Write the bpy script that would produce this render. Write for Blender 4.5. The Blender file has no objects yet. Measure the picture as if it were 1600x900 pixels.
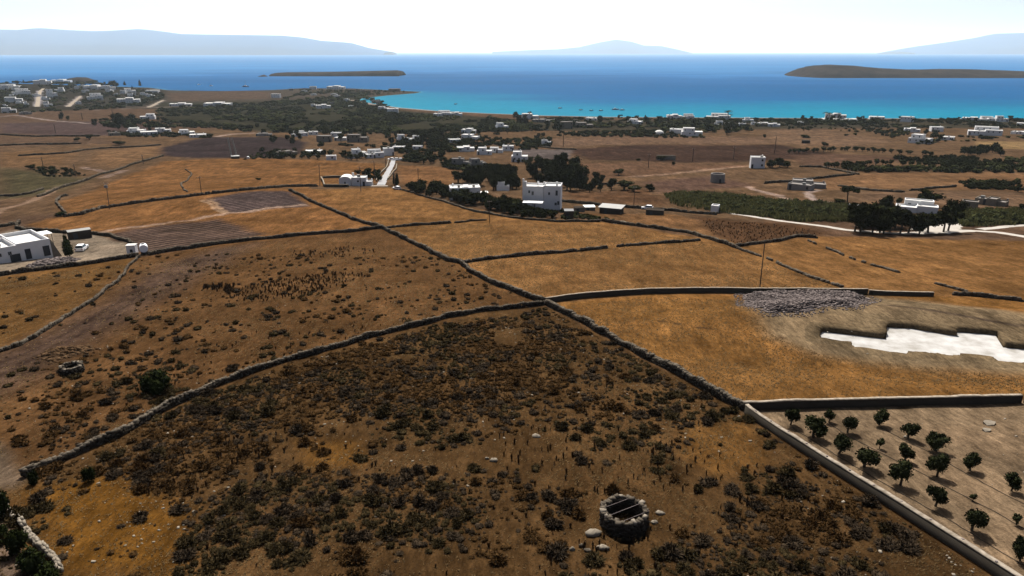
import bpy, math, random
import numpy as np
from mathutils import Vector, Matrix

random.seed(11)
RNG = np.random.default_rng(11)
S = bpy.context.scene
COL = S.collection
PI = math.pi

# ------------------------------------------------------------------ camera
CAMZ, PITCH, F = 80.0, math.radians(19.1), 1067.0     # the frame measured in 1600 x 900 units
cam = bpy.data.cameras.new('camera')
cam.sensor_width = 36.0
cam.lens = F / 1600.0 * 36.0
cam.clip_start, cam.clip_end = 0.5, 200000.0
camo = bpy.data.objects.new('camera', cam)
COL.objects.link(camo)
camo.location = (0, 0, CAMZ)
camo.rotation_euler = (PI / 2 - PITCH, 0, 0)
S.camera = camo

# ------------------------------------------------------------------ sky, sun, exposure
SUN_EL, SUN_AZ = math.radians(50), math.radians(-4)   # azimuth measured from +Y towards +X
w = bpy.data.worlds.new('World')
S.world = w
w.use_nodes = True
nt = w.node_tree
bg = nt.nodes['Background']
sky = nt.nodes.new('ShaderNodeTexSky')
sky.sky_type = 'NISHITA'
sky.sun_disc = False
sky.sun_elevation = SUN_EL
sky.sun_rotation = SUN_AZ
sky.altitude = 50
sky.air_density, sky.dust_density, sky.ozone_density = 0.45, 5.0, 1.0
nt.links.new(sky.outputs[0], bg.inputs[0])
bg.inputs[1].default_value = 0.074
sl = bpy.data.lights.new('sun', 'SUN')
sl.energy, sl.angle, sl.color = 5.0, math.radians(0.5), (1.0, 0.95, 0.88)
so = bpy.data.objects.new('sun', sl)
COL.objects.link(so)
sd = Vector((math.sin(SUN_AZ) * math.cos(SUN_EL), math.cos(SUN_AZ) * math.cos(SUN_EL), math.sin(SUN_EL)))
so.rotation_euler = (-sd).to_track_quat('-Z', 'Y').to_euler()
S.view_settings.view_transform = 'Standard'
S.view_settings.look = 'None'
S.view_settings.exposure = 0.8
S.view_settings.gamma = 1.0
S.cycles.volume_bounces = 1
S.cycles.max_bounces = 6

# ------------------------------------------------------------------ small maths
def lin(r, g, b):
    f = lambda c: (c / 255 / 12.92) if c <= 10 else ((c / 255 + 0.055) / 1.055) ** 2.4
    return np.array([f(r), f(g), f(b)])

def vnoise(x, y, seed=0):
    ix, iy = np.floor(x).astype(np.int64), np.floor(y).astype(np.int64)
    fx, fy = x - ix, y - iy
    fx, fy = fx * fx * (3 - 2 * fx), fy * fy * (3 - 2 * fy)
    def hsh(a, b):
        h = (a * 374761393 + b * 668265263 + seed * 974634777) & 0xffffffff
        h = ((h ^ (h >> 13)) * 1274126177) & 0xffffffff
        return ((h ^ (h >> 16)) & 0xffff) / 65535.0
    a, b, c, d = hsh(ix, iy), hsh(ix + 1, iy), hsh(ix, iy + 1), hsh(ix + 1, iy + 1)
    return a + (b - a) * fx + (c - a) * fy + (a - b - c + d) * fx * fy

def fbm(x, y, seed=0, oct=4):
    s, amp, t = 0, 1.0, 0
    for k in range(oct):
        s = s + amp * vnoise(x, y, seed + k * 17)
        t += amp
        amp *= 0.5
        x, y = x * 2.03 + 5.1, y * 2.03 + 9.7
    return s / t

def sstep(a, b, x):
    t = np.clip((x - a) / (b - a), 0, 1)
    return t * t * (3 - 2 * t)

_py = np.array([-3000, -300, -100, 0, 30, 45, 60, 85, 120, 160, 200, 250, 320, 400, 500, 600, 750, 900, 1100, 1600, 3000])
_pz = np.array([70, 66, 57, 52.5, 49.6, 48, 46.2, 43.5, 39.3, 35, 31, 26.5, 21.5, 17.5, 13, 9.5, 5.5, 3.4, 2.6, 2.4, 2.4])
_gy = np.linspace(-3000, 3000, 6001)
_gz = np.interp(_gy, _py, _pz)
_gz = np.convolve(np.pad(_gz, 10, 'edge'), np.ones(21) / 21, 'valid')
SITE = (53.0, 85.5)

def H(x, y):
    x, y = np.asarray(x, float), np.asarray(y, float)
    z = np.interp(y, _gy, _gz)
    far = sstep(60, 400, np.hypot(x, y))
    z = z + (fbm(x / 38, y / 38, 3, 3) - 0.5) * (0.9 + 1.6 * far) * (1 - 0.6 * sstep(500, 900, y))
    z = z + (fbm(x / 6, y / 6, 8, 2) - 0.5) * 0.28 * (1 - far)
    z = z + 15 * np.exp(-((x + 1100) / 300) ** 2 - ((y - 1500) / 190) ** 2)
    z = z + 3.0 * np.exp(-((x + 120) / 60) ** 2 - ((y - 270) / 60) ** 2)
    z = z - 4.0 * np.exp(-((x + 260) / 70) ** 2 - ((y - 270) / 90) ** 2)
    d = np.hypot((x - SITE[0]) / 26, (y - SITE[1]) / 10)
    k = 1 - sstep(1.0, 2.0, d)
    return z + (SITE_Z - z) * k
SITE_Z = 43.35

cp, sp = math.cos(PITCH), math.sin(PITCH)
def ray(u, v):
    a, b = (np.asarray(u, float) - 800) / F, (450 - np.asarray(v, float)) / F
    return a, cp + b * sp, -sp + b * cp            # world direction (depth 1)

def at(u, v, first=22.0):
    """the ground point seen at frame position (u, v): arrays in, (n,3) out"""
    u, v = np.atleast_1d(np.asarray(u, float)), np.atleast_1d(np.asarray(v, float))
    dx, dy, dz = ray(u, v)
    ys = np.geomspace(first, 2600, 110)
    t = ys[None, :] / dy[:, None]
    below = (CAMZ + t * dz[:, None]) < H(t * dx[:, None], t * dy[:, None])
    k = np.where(below.any(1), below.argmax(1), 109)
    i = np.arange(len(u))
    lo, hi = t[i, np.maximum(k - 1, 0)], t[i, k]
    for _ in range(22):
        m = (lo + hi) / 2
        b = (CAMZ + m * dz) < H(m * dx, m * dy)
        hi = np.where(b, m, hi)
        lo = np.where(b, lo, m)
    m = (lo + hi) / 2
    x, y = m * dx, m * dy
    return np.stack([x, y, H(x, y)], 1)

def at1(u, v):
    return at([u], [v])[0]

def on_plane(u, v, z):
    dx, dy, dz = ray(u, v)
    t = (z - CAMZ) / dz
    return np.stack([t * dx, t * dy, np.full_like(t, z)], -1)

def proj(P):
    P = np.asarray(P, float)
    x, y, z = P[..., 0], P[..., 1], P[..., 2] - CAMZ
    dep = y * cp - z * sp
    return 800 + F * x / dep, 450 - F * (y * sp + z * cp) / dep, dep

def depth(p):
    return p[1] * cp - (p[2] - CAMZ) * sp

def in_poly(x, y, poly):
    ins = np.zeros(x.shape, bool)
    n = len(poly)
    for i in range(n):
        x0, y0 = poly[i]
        x1, y1 = poly[(i + 1) % n]
        if y0 == y1:
            continue
        ins ^= ((y0 > y) != (y1 > y)) & (x < (x1 - x0) * (y - y0) / (y1 - y0) + x0)
    return ins

def line_dist(x, y, pts, closed=False):
    d = np.full(x.shape, 1e9)
    n = len(pts)
    for i in range(n if closed else n - 1):
        ax, ay = pts[i][:2]
        bx, by = pts[(i + 1) % n][:2]
        ex, ey = bx - ax, by - ay
        t = np.clip(((x - ax) * ex + (y - ay) * ey) / max(ex * ex + ey * ey, 1e-9), 0, 1)
        d = np.minimum(d, np.hypot(x - ax - t * ex, y - ay - t * ey))
    return d

def wpoly(px):
    a = np.array(px, float)
    return at(a[:, 0], a[:, 1])[:, :2]

# ------------------------------------------------------------------ mesh helpers
def np_mesh(name, V, Fc, mat, smooth=False):
    V, Fc = np.asarray(V, np.float32), np.asarray(Fc, np.int32)
    me = bpy.data.meshes.new(name)
    n, k = Fc.shape
    me.vertices.add(len(V))
    me.vertices.foreach_set('co', V.ravel())
    me.loops.add(n * k)
    me.loops.foreach_set('vertex_index', Fc.ravel())
    me.polygons.add(n)
    me.polygons.foreach_set('loop_start', np.arange(0, n * k, k, dtype=np.int32))
    me.polygons.foreach_set('loop_total', np.full(n, k, np.int32))
    if smooth:
        me.polygons.foreach_set('use_smooth', np.ones(n, bool))
    if mat:
        me.materials.append(mat)
    me.update(calc_edges=True)
    return me

def obj(name, me, parent=None, kind=None):
    o = bpy.data.objects.new(name, me)
    COL.objects.link(o)
    if parent:
        o.parent = parent
    if kind:
        o['kind'] = kind
    return o

def tag(o, label, cat, group=None, kind=None):
    o['label'], o['category'] = label, cat
    if group:
        o['group'] = group
    if kind:
        o['kind'] = kind
    return o

def thing(name, loc, rz, label, cat, group=None, kind='thing'):
    o = bpy.data.objects.new(name, None)
    COL.objects.link(o)
    o.empty_display_size = 0.1
    o.location = [float(c) for c in loc]
    o.rotation_euler = (0, 0, rz)
    return tag(o, label, cat, group, kind)

class MB:
    def __init__(s):
        s.v, s.f = [], []
    def poly(s, pts):
        n = len(s.v)
        s.v += [tuple(map(float, p)) for p in pts]
        s.f.append(tuple(range(n, n + len(pts))))
    def hull8(s, p):
        n = len(s.v)
        s.v += [tuple(map(float, q)) for q in p]
        s.f += [tuple(n + i for i in f) for f in ((3, 2, 1, 0), (4, 5, 6, 7), (0, 1, 5, 4), (1, 2, 6, 5), (2, 3, 7, 6), (3, 0, 4, 7))]
    def box(s, x0, x1, y0, y1, z0, z1, tx=0, ty=0):
        s.hull8([(x0, y0, z0), (x1, y0, z0), (x1, y1, z0), (x0, y1, z0),
                 (x0 + tx, y0 + ty, z1), (x1 - tx, y0 + ty, z1), (x1 - tx, y1 - ty, z1), (x0 + tx, y1 - ty, z1)])
    def tube(s, a, b, ra, rb=None, n=6):
        rb = ra if rb is None else rb
        a, b = Vector(a), Vector(b)
        d = (b - a).normalized()
        e = d.orthogonal().normalized()
        g = d.cross(e)
        k = len(s.v)
        for p, r in ((a, ra), (b, rb)):
            for i in range(n):
                q = p + (e * math.cos(2 * PI * i / n) + g * math.sin(2 * PI * i / n)) * r
                s.v.append(tuple(q))
        for i in range(n):
            j = (i + 1) % n
            s.f.append((k + i, k + j, k + n + j, k + n + i))
        s.f.append(tuple(k + i for i in range(n))[::-1])
        s.f.append(tuple(k + n + i for i in range(n)))
    def disc(s, c, r, z, n=16):
        s.poly([(c[0] + r * math.cos(2 * PI * i / n), c[1] + r * math.sin(2 * PI * i / n), z) for i in range(n)])
    def mesh(s, name, mat, smooth=False):
        me = bpy.data.meshes.new(name)
        me.from_pydata(s.v, [], s.f)
        if smooth:
            me.polygons.foreach_set('use_smooth', [True] * len(me.polygons))
        if mat:
            me.materials.append(mat)
        me.update()
        return me
    def build(s, name, mat, parent=None, kind=None, smooth=False):
        return obj(name, s.mesh(name, mat, smooth), parent, kind)

# ------------------------------------------------------------------ materials
def mat(name, col, rough=0.9, spec=0.2, var=0.0, isl=0.0, nscale=3.0, hue=None, bump=0.0, bscale=20.0, metal=0.0):
    """a Principled material with noise variation over space (var) and from piece to piece (isl)"""
    m = bpy.data.materials.new(name)
    m.use_nodes = True
    t = m.node_tree
    b = t.nodes['Principled BSDF']
    b.inputs['Roughness'].default_value = rough
    b.inputs['Specular IOR Level'].default_value = spec
    b.inputs['Metallic'].default_value = metal
    N, L = t.nodes.new, t.links.new
    c2 = hue if hue is not None else np.array(col) * 0.6
    mix = N('ShaderNodeMix'); mix.data_type = 'RGBA'
    mix.inputs[6].default_value = (*[float(c) for c in col], 1)
    mix.inputs[7].default_value = (*[float(c) for c in c2], 1)
    tc = N('ShaderNodeNewGeometry')
    nz = N('ShaderNodeTexNoise'); nz.inputs['Scale'].default_value = nscale; nz.inputs['Detail'].default_value = 4
    L(tc.outputs['Position'], nz.inputs['Vector'])
    a = N('ShaderNodeMath'); a.operation = 'MULTIPLY_ADD'
    L(nz.outputs[0], a.inputs[0]); a.inputs[1].default_value = 2.2 * var; a.inputs[2].default_value = -0.6 * var
    e = N('ShaderNodeMath'); e.operation = 'MULTIPLY_ADD'; e.use_clamp = True
    L(tc.outputs['Random Per Island'], e.inputs[0]); e.inputs[1].default_value = isl
    L(a.outputs[0], e.inputs[2])
    L(e.outputs[0], mix.inputs[0])
    L(mix.outputs[2], b.inputs['Base Color'])
    if bump:
        n2 = N('ShaderNodeTexNoise'); n2.inputs['Scale'].default_value = bscale; n2.inputs['Detail'].default_value = 3
        L(tc.outputs['Position'], n2.inputs['Vector'])
        bp = N('ShaderNodeBump'); bp.inputs['Strength'].default_value = 0.6; bp.inputs['Distance'].default_value = bump
        L(n2.outputs[0], bp.inputs['Height']); L(bp.outputs[0], b.inputs['Normal'])
    return m

M = {}
M['white'] = mat('whitewash', (0.6, 0.6, 0.6), 0.9, 0.2, 0.35, 0, 0.9, (0.47, 0.455, 0.43))
M['roof'] = mat('roof_screed', (0.58, 0.57, 0.54), 0.9, 0.2, 0.5, 0, 0.6, (0.42, 0.4, 0.36))
M['beige'] = mat('stone_masonry', (0.1800, 0.1560, 0.1260), 1.0, 0.0, 0.6, 0, 1.5, (0.1200, 0.1020, 0.0780), 0.04, 6)
M['greywall'] = mat('bare_render', (0.1984, 0.1860, 0.1736), 1.0, 0.0, 0.5, 0, 1.0, (0.1364, 0.1240, 0.1116))
M['glass'] = mat('dark_window_glass', (0.02, 0.025, 0.03), 0.25, 0.5)
M['shutter'] = mat('shutter_paint', (0.02, 0.024, 0.032), 0.6, 0.3, 0.3, 0)
M['frame'] = mat('window_frame_paint', (0.25, 0.28, 0.3), 0.6, 0.3)
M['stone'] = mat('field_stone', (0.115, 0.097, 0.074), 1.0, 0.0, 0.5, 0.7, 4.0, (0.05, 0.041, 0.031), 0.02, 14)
M['shadestone'] = mat('shade_toned_stone', (.055, .046, .036), 1.0, 0.0, 0.5, 0.7, 4.0, (.026, .021, .016), 0.02, 14)  # field stone darkened: the shade of wall and well faces put into the colour
M['palestone'] = mat('pale_stone', (0.24, 0.21, 0.168), 1.0, 0.0, 0.4, 0.6, 4.0, (0.12, 0.1, 0.075), 0.02, 14)
M['rubble'] = mat('quarried_rubble', (0.17, 0.142, 0.13), 1.0, 0.0, 0.3, 0.9, 3.0, (0.045, 0.037, 0.036))
M['concrete'] = mat('wall_concrete', (0.045, 0.038, 0.03), 1.0, 0.0, 0.6, 0, 0.8, (0.028, 0.024, 0.018), 0.01, 10)  # wall body darkened, the shade of its faces put into the colour
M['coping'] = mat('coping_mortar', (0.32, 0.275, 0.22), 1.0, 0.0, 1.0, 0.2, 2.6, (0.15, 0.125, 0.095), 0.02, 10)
M['slab'] = mat('blinding_concrete', (0.43, 0.425, 0.41), 1.0, 0.0, 0.9, 0, 0.55, (0.22, 0.205, 0.18))
M['gravel'] = mat('white_gravel', (0.36, 0.335, 0.3), 1.0, 0.0, 0.6, 0, 0.5, (0.24, 0.21, 0.175))
M['road'] = mat('concrete_road', (0.2, 0.2, 0.205), 0.8, 0.3, 0.5, 0, 0.4, (0.15, 0.15, 0.15))
M['wood'] = mat('weathered_pole_wood', (0.0700, 0.0560, 0.0455), 1.0, 0.0, 0.4, 0, 6)
M['bark'] = mat('bark', (0.0700, 0.0560, 0.0420), 1.0, 0.0, 0.5, 0, 8)
M['iron'] = mat('rusty_iron', (0.16, 0.13, 0.12), 0.7, 0.4, 0.5, 0, 12, (0.09, 0.05, 0.035))
M['dark'] = mat('dark_weathered_boards', (0.045, 0.037, 0.030), 1.0, 0.0, 0.5, 0, 3)
M['sheet'] = mat('corrugated_sheet', (0.1960, 0.1960, 0.1820), 0.6, 0.3, 0.5, 0, 1.2, (0.1400, 0.1330, 0.1190))
M['paint'] = mat('white_car_paint', (0.8, 0.8, 0.8), 0.3, 0.5)
M['darkpaint'] = mat('grey_car_paint', (0.10, 0.11, 0.12), 0.3, 0.5)
M['tyre'] = mat('tyre_rubber', (0.02, 0.02, 0.02), 0.9, 0.1)
M['lamp'] = mat('red_lamp_plastic', (0.3, 0.02, 0.02), 0.3, 0.5)
M['blue'] = mat('blue_boat_paint', (0.05, 0.09, 0.18), 0.4, 0.4)
M['black'] = mat('black_plastic_hose', (0.03, 0.028, 0.025), 1.0, 0.0)
M['earth'] = mat('shaft_earth', (0.05, 0.04, 0.03), 1, 0.0, 0.4, 0, 3)
M['canvas'] = mat('white_canvas', (0.78, 0.77, 0.74), 0.9, 0.1, 0.3, 0, 2)
leaf = lambda n, c, h, isl=0.8: mat(n, c, 1.0, 0.0, 0.25, isl, 1.2, h)
M['olive'] = leaf('olive_leaf', (0.036, 0.04, 0.018), (0.012, 0.014, 0.006))
M['dense'] = leaf('lentisk_leaf', (0.024, 0.027, 0.01), (0.006, 0.007, 0.003))
M['pine'] = leaf('pine_needle', (0.026, 0.029, 0.011), (0.007, 0.008, 0.003))
M['cyp'] = leaf('cypress_leaf', (0.0154, 0.0210, 0.0105), (0.0056, 0.0084, 0.0042))
M['palm'] = leaf('palm_frond', (0.0350, 0.0420, 0.0175), (0.0140, 0.0175, 0.0084))
M['reed'] = leaf('reed_blade', (0.085, 0.082, 0.032), (0.035, 0.036, 0.014))
M['reeddry'] = leaf('dry_reed_blade', (0.11, 0.088, 0.046), (0.05, 0.04, 0.02))
M['thick2'] = leaf('lighter_thicket_leaf', (0.058, 0.062, 0.024), (0.022, 0.024, 0.01))  # a lighter olive green growth
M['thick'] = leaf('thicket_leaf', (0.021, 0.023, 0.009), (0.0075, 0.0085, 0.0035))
M['green'] = leaf('green_bush_leaf', (0.024, 0.03, 0.01), (0.009, 0.012, 0.004))
M['shrubA'] = leaf('thorny_burnet_twig', (0.046, 0.033, 0.015), (0.016, 0.012, 0.006))
M['shrubB'] = leaf('grey_heath_twig', (0.048, 0.034, 0.021), (0.017, 0.0125, 0.0085))
M['shrubC'] = leaf('rusty_heath_twig', (0.07, 0.039, 0.015), (0.025, 0.014, 0.006))
M['weed'] = leaf('dried_thistle', (0.085, 0.052, 0.028), (0.035, 0.021, 0.012))
M['straw'] = leaf('straw_blade', (0.185, 0.128, 0.064), (0.1, 0.065, 0.03), 1.0)
def see_through(m, f=0.5):
    t = m.node_tree
    b = t.nodes['Principled BSDF']
    tr = t.nodes.new('ShaderNodeBsdfTranslucent')
    mx = t.nodes.new('ShaderNodeMixShader')
    mx.inputs[0].default_value = f
    t.links.new(b.inputs['Base Color'].links[0].from_socket, tr.inputs['Color'])
    t.links.new(b.outputs[0], mx.inputs[1]); t.links.new(tr.outputs[0], mx.inputs[2])
    t.links.new(mx.outputs[0], t.nodes['Material Output'].inputs['Surface'])
see_through(M['straw'], 0.6)
see_through(M['reed'], 0.3)
M['hill'] = mat('far_hillside', (0.012, 0.062, 0.16), 1, 0, 0.6, 0, 0.0006, (0.008, 0.045, 0.12))  # blue of the air in between put into the hill colour
M['island'] = mat('islet_rock', (0.034, 0.027, 0.022), 1, 0, 1.0, 0, 0.03, (0.013, 0.01, 0.009))
M['cliff'] = mat('islet_shore_rock', (0.1000, 0.0850, 0.0700), 1, 0, 1.0, 0, 0.06, (0.0350, 0.0300, 0.0250))

def ground_material():
    m = bpy.data.materials.new('dry_land')
    m.use_nodes = True
    t = m.node_tree
    N, L = t.nodes.new, t.links.new
    b = t.nodes['Principled BSDF']
    b.inputs['Roughness'].default_value = 1.0
    b.inputs['Specular IOR Level'].default_value = 0.0
    at_ = N('ShaderNodeAttribute'); at_.attribute_name = 'albedo'
    ct = N('ShaderNodeAttribute'); ct.attribute_name = 'plough'
    g = N('ShaderNodeNewGeometry')
    def noise(scale, detail=5, vec=None, rough=0.6):
        n = N('ShaderNodeTexNoise'); n.inputs['Scale'].default_value = scale; n.inputs['Detail'].default_value = detail
        n.inputs['Roughness'].default_value = rough
        L(vec if vec else g.outputs['Position'], n.inputs['Vector'])
        return n.outputs[0]
    def math_(op, a, b_=None, c=None):
        n = N('ShaderNodeMath'); n.operation = op
        for i, q in enumerate((a, b_, c)):
            if q is None: continue
            if isinstance(q, (int, float)): n.inputs[i].default_value = q
            else: L(q, n.inputs[i])
        return n.outputs[0]
    # combed dry grass: noise stretched along the wind
    mp = N('ShaderNodeMapping'); mp.inputs['Rotation'].default_value = (0, 0, 0.5); mp.inputs['Scale'].default_value = (1.0, 0.28, 1)
    L(g.outputs['Position'], mp.inputs['Vector'])
    n1 = noise(0.13, 6); n2 = noise(1.1, 5); n3 = noise(2.6, 4, mp.outputs[0], 0.7); n4 = noise(7.0, 3)
    f = math_('MULTIPLY_ADD', n1, 1.3, 0.35)
    n6 = noise(0.42, 5, mp.outputs[0], 0.65)
    f2 = math_('MULTIPLY', math_('MULTIPLY_ADD', n2, 1.1, 0.45), math_('MULTIPLY_ADD', n6, 2.0, 0.0))
    f3 = math_('MULTIPLY_ADD', n3, 2.0, 0.0)
    n7 = noise(17.0, 2)
    f4 = math_('MULTIPLY', math_('MULTIPLY_ADD', n4, 1.5, 0.25), math_('MULTIPLY_ADD', n7, 0.9, 0.55))
    val = math_('MULTIPLY', math_('MULTIPLY', f, f2), math_('MULTIPLY', f3, f4))
    # plough furrows
    mp2 = N('ShaderNodeMapping'); mp2.inputs['Rotation'].default_value = (0, 0, 0.62)
    L(g.outputs['Position'], mp2.inputs['Vector'])
    wv = N('ShaderNodeTexWave'); wv.inputs['Scale'].default_value = 0.11; wv.inputs['Distortion'].default_value = 2.6
    wv.inputs['Detail'].default_value = 3; wv.inputs['Detail Scale'].default_value = 0.5
    L(mp2.outputs[0], wv.inputs['Vector'])
    fur = math_('MULTIPLY_ADD', math_('SUBTRACT', wv.outputs['Fac'], 0.5), math_('MULTIPLY', math_('MULTIPLY', ct.outputs['Fac'], math_('MULTIPLY_ADD', n1, 2.4, 0.1)), 1.0), 1.0)
    val = math_('MULTIPLY', val, fur)
    mul = N('ShaderNodeVectorMath'); mul.operation = 'SCALE'
    L(at_.outputs['Color'], mul.inputs[0]); L(val, mul.inputs['Scale'])
    L(mul.outputs[0], b.inputs['Base Color'])
    hgt = math_('MULTIPLY_ADD', n3, 0.5, math_('MULTIPLY_ADD', n4, 0.22, math_('MULTIPLY', math_('MULTIPLY', wv.outputs['Fac'], ct.outputs['Fac']), 1.2)))
    bp = N('ShaderNodeBump'); bp.inputs['Strength'].default_value = 0.7; bp.inputs['Distance'].default_value = 0.22
    L(hgt, bp.inputs['Height']); L(bp.outputs[0], b.inputs['Normal'])
    return m
M['ground'] = ground_material()

def sea_material():
    m = bpy.data.materials.new('sea_water')
    m.use_nodes = True
    t = m.node_tree
    N, L = t.nodes.new, t.links.new
    b = t.nodes['Principled BSDF']
    b.inputs['Roughness'].default_value = 0.42
    b.inputs['Specular IOR Level'].default_value = 0.05
    a = N('ShaderNodeAttribute'); a.attribute_name = 'albedo'
    g = N('ShaderNodeNewGeometry')
    mp = N('ShaderNodeMapping'); mp.inputs['Scale'].default_value = (0.5, 1.0, 1)
    L(g.outputs['Position'], mp.inputs['Vector'])
    n = N('ShaderNodeTexNoise'); n.inputs['Scale'].default_value = 0.09; n.inputs['Detail'].default_value = 8; n.inputs['Roughness'].default_value = 0.7
    L(mp.outputs[0], n.inputs['Vector'])
    ma = N('ShaderNodeMath'); ma.operation = 'MULTIPLY_ADD'; L(n.outputs[0], ma.inputs[0]); ma.inputs[1].default_value = 0.7; ma.inputs[2].default_value = 0.65
    n5 = N('ShaderNodeTexNoise'); n5.inputs['Scale'].default_value = 0.0022; n5.inputs['Detail'].default_value = 4
    L(mp.outputs[0], n5.inputs['Vector'])
    mb = N('ShaderNodeMath'); mb.operation = 'MULTIPLY_ADD'; L(n5.outputs[0], mb.inputs[0]); mb.inputs[1].default_value = 0.5; mb.inputs[2].default_value = 0.75
    mc = N('ShaderNodeMath'); mc.operation = 'MULTIPLY'; L(ma.outputs[0], mc.inputs[0]); L(mb.outputs[0], mc.inputs[1])
    mul = N('ShaderNodeVectorMath'); mul.operation = 'SCALE'
    L(a.outputs['Color'], mul.inputs[0]); L(mc.outputs[0], mul.inputs['Scale'])
    L(mul.outputs[0], b.inputs['Base Color'])
    bp = N('ShaderNodeBump'); bp.inputs['Strength'].default_value = 0.6; bp.inputs['Distance'].default_value = 0.8
    L(n.outputs[0], bp.inputs['Height'])
    df = N('ShaderNodeBsdfDiffuse'); L(mul.outputs[0], df.inputs['Color']); L(bp.outputs[0], df.inputs['Normal'])
    gl = N('ShaderNodeBsdfGlossy'); gl.inputs['Roughness'].default_value = 0.55; L(bp.outputs[0], gl.inputs['Normal'])
    mx = N('ShaderNodeMixShader'); mx.inputs[0].default_value = 0.006      # a wind-roughened sea mirrors little
    L(df.outputs[0], mx.inputs[1]); L(gl.outputs[0], mx.inputs[2])
    t.nodes.remove(b)
    L(mx.outputs[0], t.nodes['Material Output'].inputs['Surface'])
    return m
M['sea'] = sea_material()

# ------------------------------------------------------------------ coast (sea level shore line)
coast_px = [(258, 140.5), (300, 142), (360, 142.5), (410, 141.5), (470, 138), (560, 138.5), (610, 141), (656, 143.2), (645, 145.5), (600, 149), (562, 153.5), (556, 157), (585, 163), (620, 168), (680, 173),
            (760, 177), (850, 180.5), (950, 182.5), (1100, 183.5), (1300, 184.5), (1600, 185.5), (1900, 187)]
cw = on_plane(np.array([p[0] for p in coast_px]), np.array([p[1] for p in coast_px]), 0.4)[:, :2]
shore = [(-9000, 2200), (-2600, 2050), (-1500, 1850), (-1050, 1760), (-850, 1660)] + [tuple(p) for p in cw] + [(2500, 850), (9000, 900)]
land_poly = shore + [(9000, -9000), (-9000, -9000)]
beach = [tuple(p) for p in cw[11:]] + [(2500, 850)]

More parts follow.
